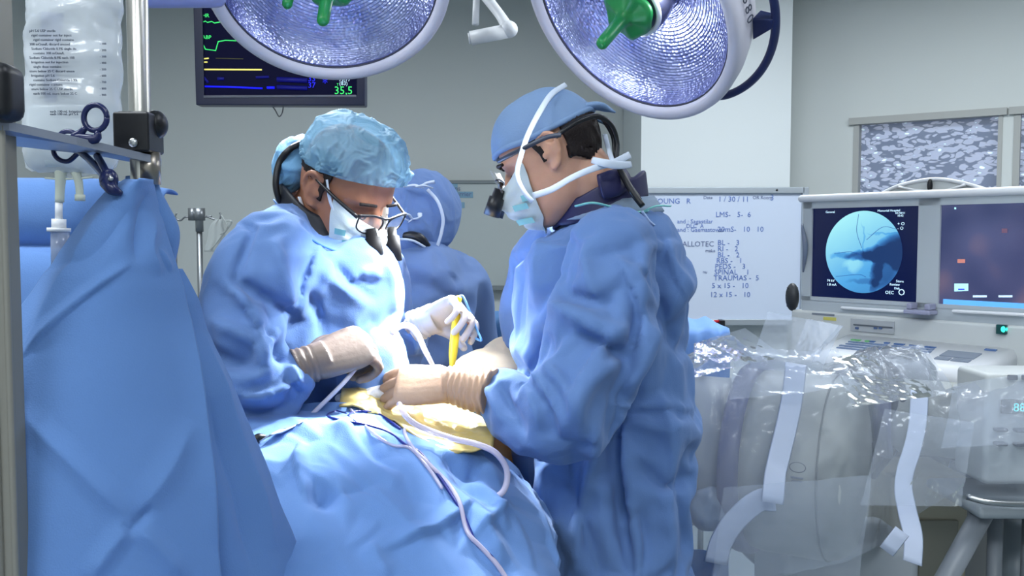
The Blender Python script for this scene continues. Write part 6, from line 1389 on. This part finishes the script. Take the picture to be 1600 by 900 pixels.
flap('standing_flap', [(1200, 487, 2.0), (1316, 509, 1.98), (1280, 585, 2.0), (1170, 575, 2.02)], 111, amp=.010)
flap('standing_flap', [(1262, 498, 2.08), (1318, 510, 1.97), (1266, 572, 1.98), (1238, 560, 2.06)], 113, amp=.008)
flap('top_fold', [(1085, 538, 1.97), (1165, 514, 1.95), (1225, 560, 1.88), (1085, 590, 1.87)], 115)
flap('top_fold', [(1300, 560, 2.0), (1440, 538, 2.0), (1490, 615, 1.96), (1330, 640, 1.88)], 117, amp=.03)
flap('top_fold', [(1150, 540, 1.95), (1310, 545, 1.95), (1340, 600, 1.84), (1140, 620, 1.82)], 119, amp=.03)
flap('side_fold', [(1490, 600, 1.92), (1660, 575, 1.9), (1660, 690, 1.86), (1470, 700, 1.9)], 121, amp=.03)
flap('side_fold', [(1380, 640, 1.92), (1520, 660, 1.9), (1500, 790, 1.88), (1340, 790, 1.84)], 123, amp=.035)
flap('hanging_fold', [(1130, 760, 1.80), (1360, 740, 1.80), (1340, 900, 1.84), (1110, 910, 1.84)], 125, amp=.03)
hit = surface_of(cov); TAPE = mat('white_tape', (196, 206, 228), .55)
for pts_, w in [([(1244, 568), (1238, 620), (1228, 670), (1216, 720), (1211, 745), (1207, 786)], .0235), ([(1212, 781), (1185, 783), (1150, 812), (1128, 845), (1118, 880)], .025),
                ([(1437, 612), (1434, 660), (1426, 700), (1415, 735), (1412, 765), (1418, 800), (1427, 840), (1426, 880)], .0215), ([(1410, 830), (1385, 862)], .018)]:
    q = [np.array([p_[0], p_[1], p_[2]]) for p_ in (hit(x, y, .012, 1.84) for x, y in pts_)]
    q = np.array(q); k_ = np.arange(len(q)); ft_ = np.polyval(np.polyfit(k_, q[:, 1], 1), k_); ys2 = ft_ - .5 * max(0, (ft_ - q[:, 1]).max())
    q = [P(x, y, yy - .012) for (x, y), yy in zip(pts_, ys2)]
    obj('tape_strip', [tube(q, w, n=12, k=4, flat=.06, up=(0, -1, 0))], TAPE, cov)
# blue wrap and plastic-wrapped pack between the right surgeon and the drum
g = [[P(x, y, 1.98 + .02 * math.sin(x * .1 + y * .07)) for x in np.linspace(1075, 1140, 20)] for y in np.linspace(862, 1100, 30)]
m = mesh_of([sheet(g)], 'w'); sculpt(m, [], [(131, 8, .05, .12, .02)], True); o = obj('blue_wrap', m, DRAPE, solid=.003); tag(o, 'scrap of blue drape hanging below the cover beside the right surgeon', 'drape')
m = merged([ellipsoid(P(1108, 795, 2.02), (.05, .035, .055))], .004, 3); sculpt(m, [], [(133, 10, .02, .06, .02)])
o = obj('wrapped_pack', m, plastic('pack_film', .5, .4, .1, (.65, .8, 1))); tag(o, 'shiny bluish plastic-wrapped pack just right of the right surgeon gown', 'pack')
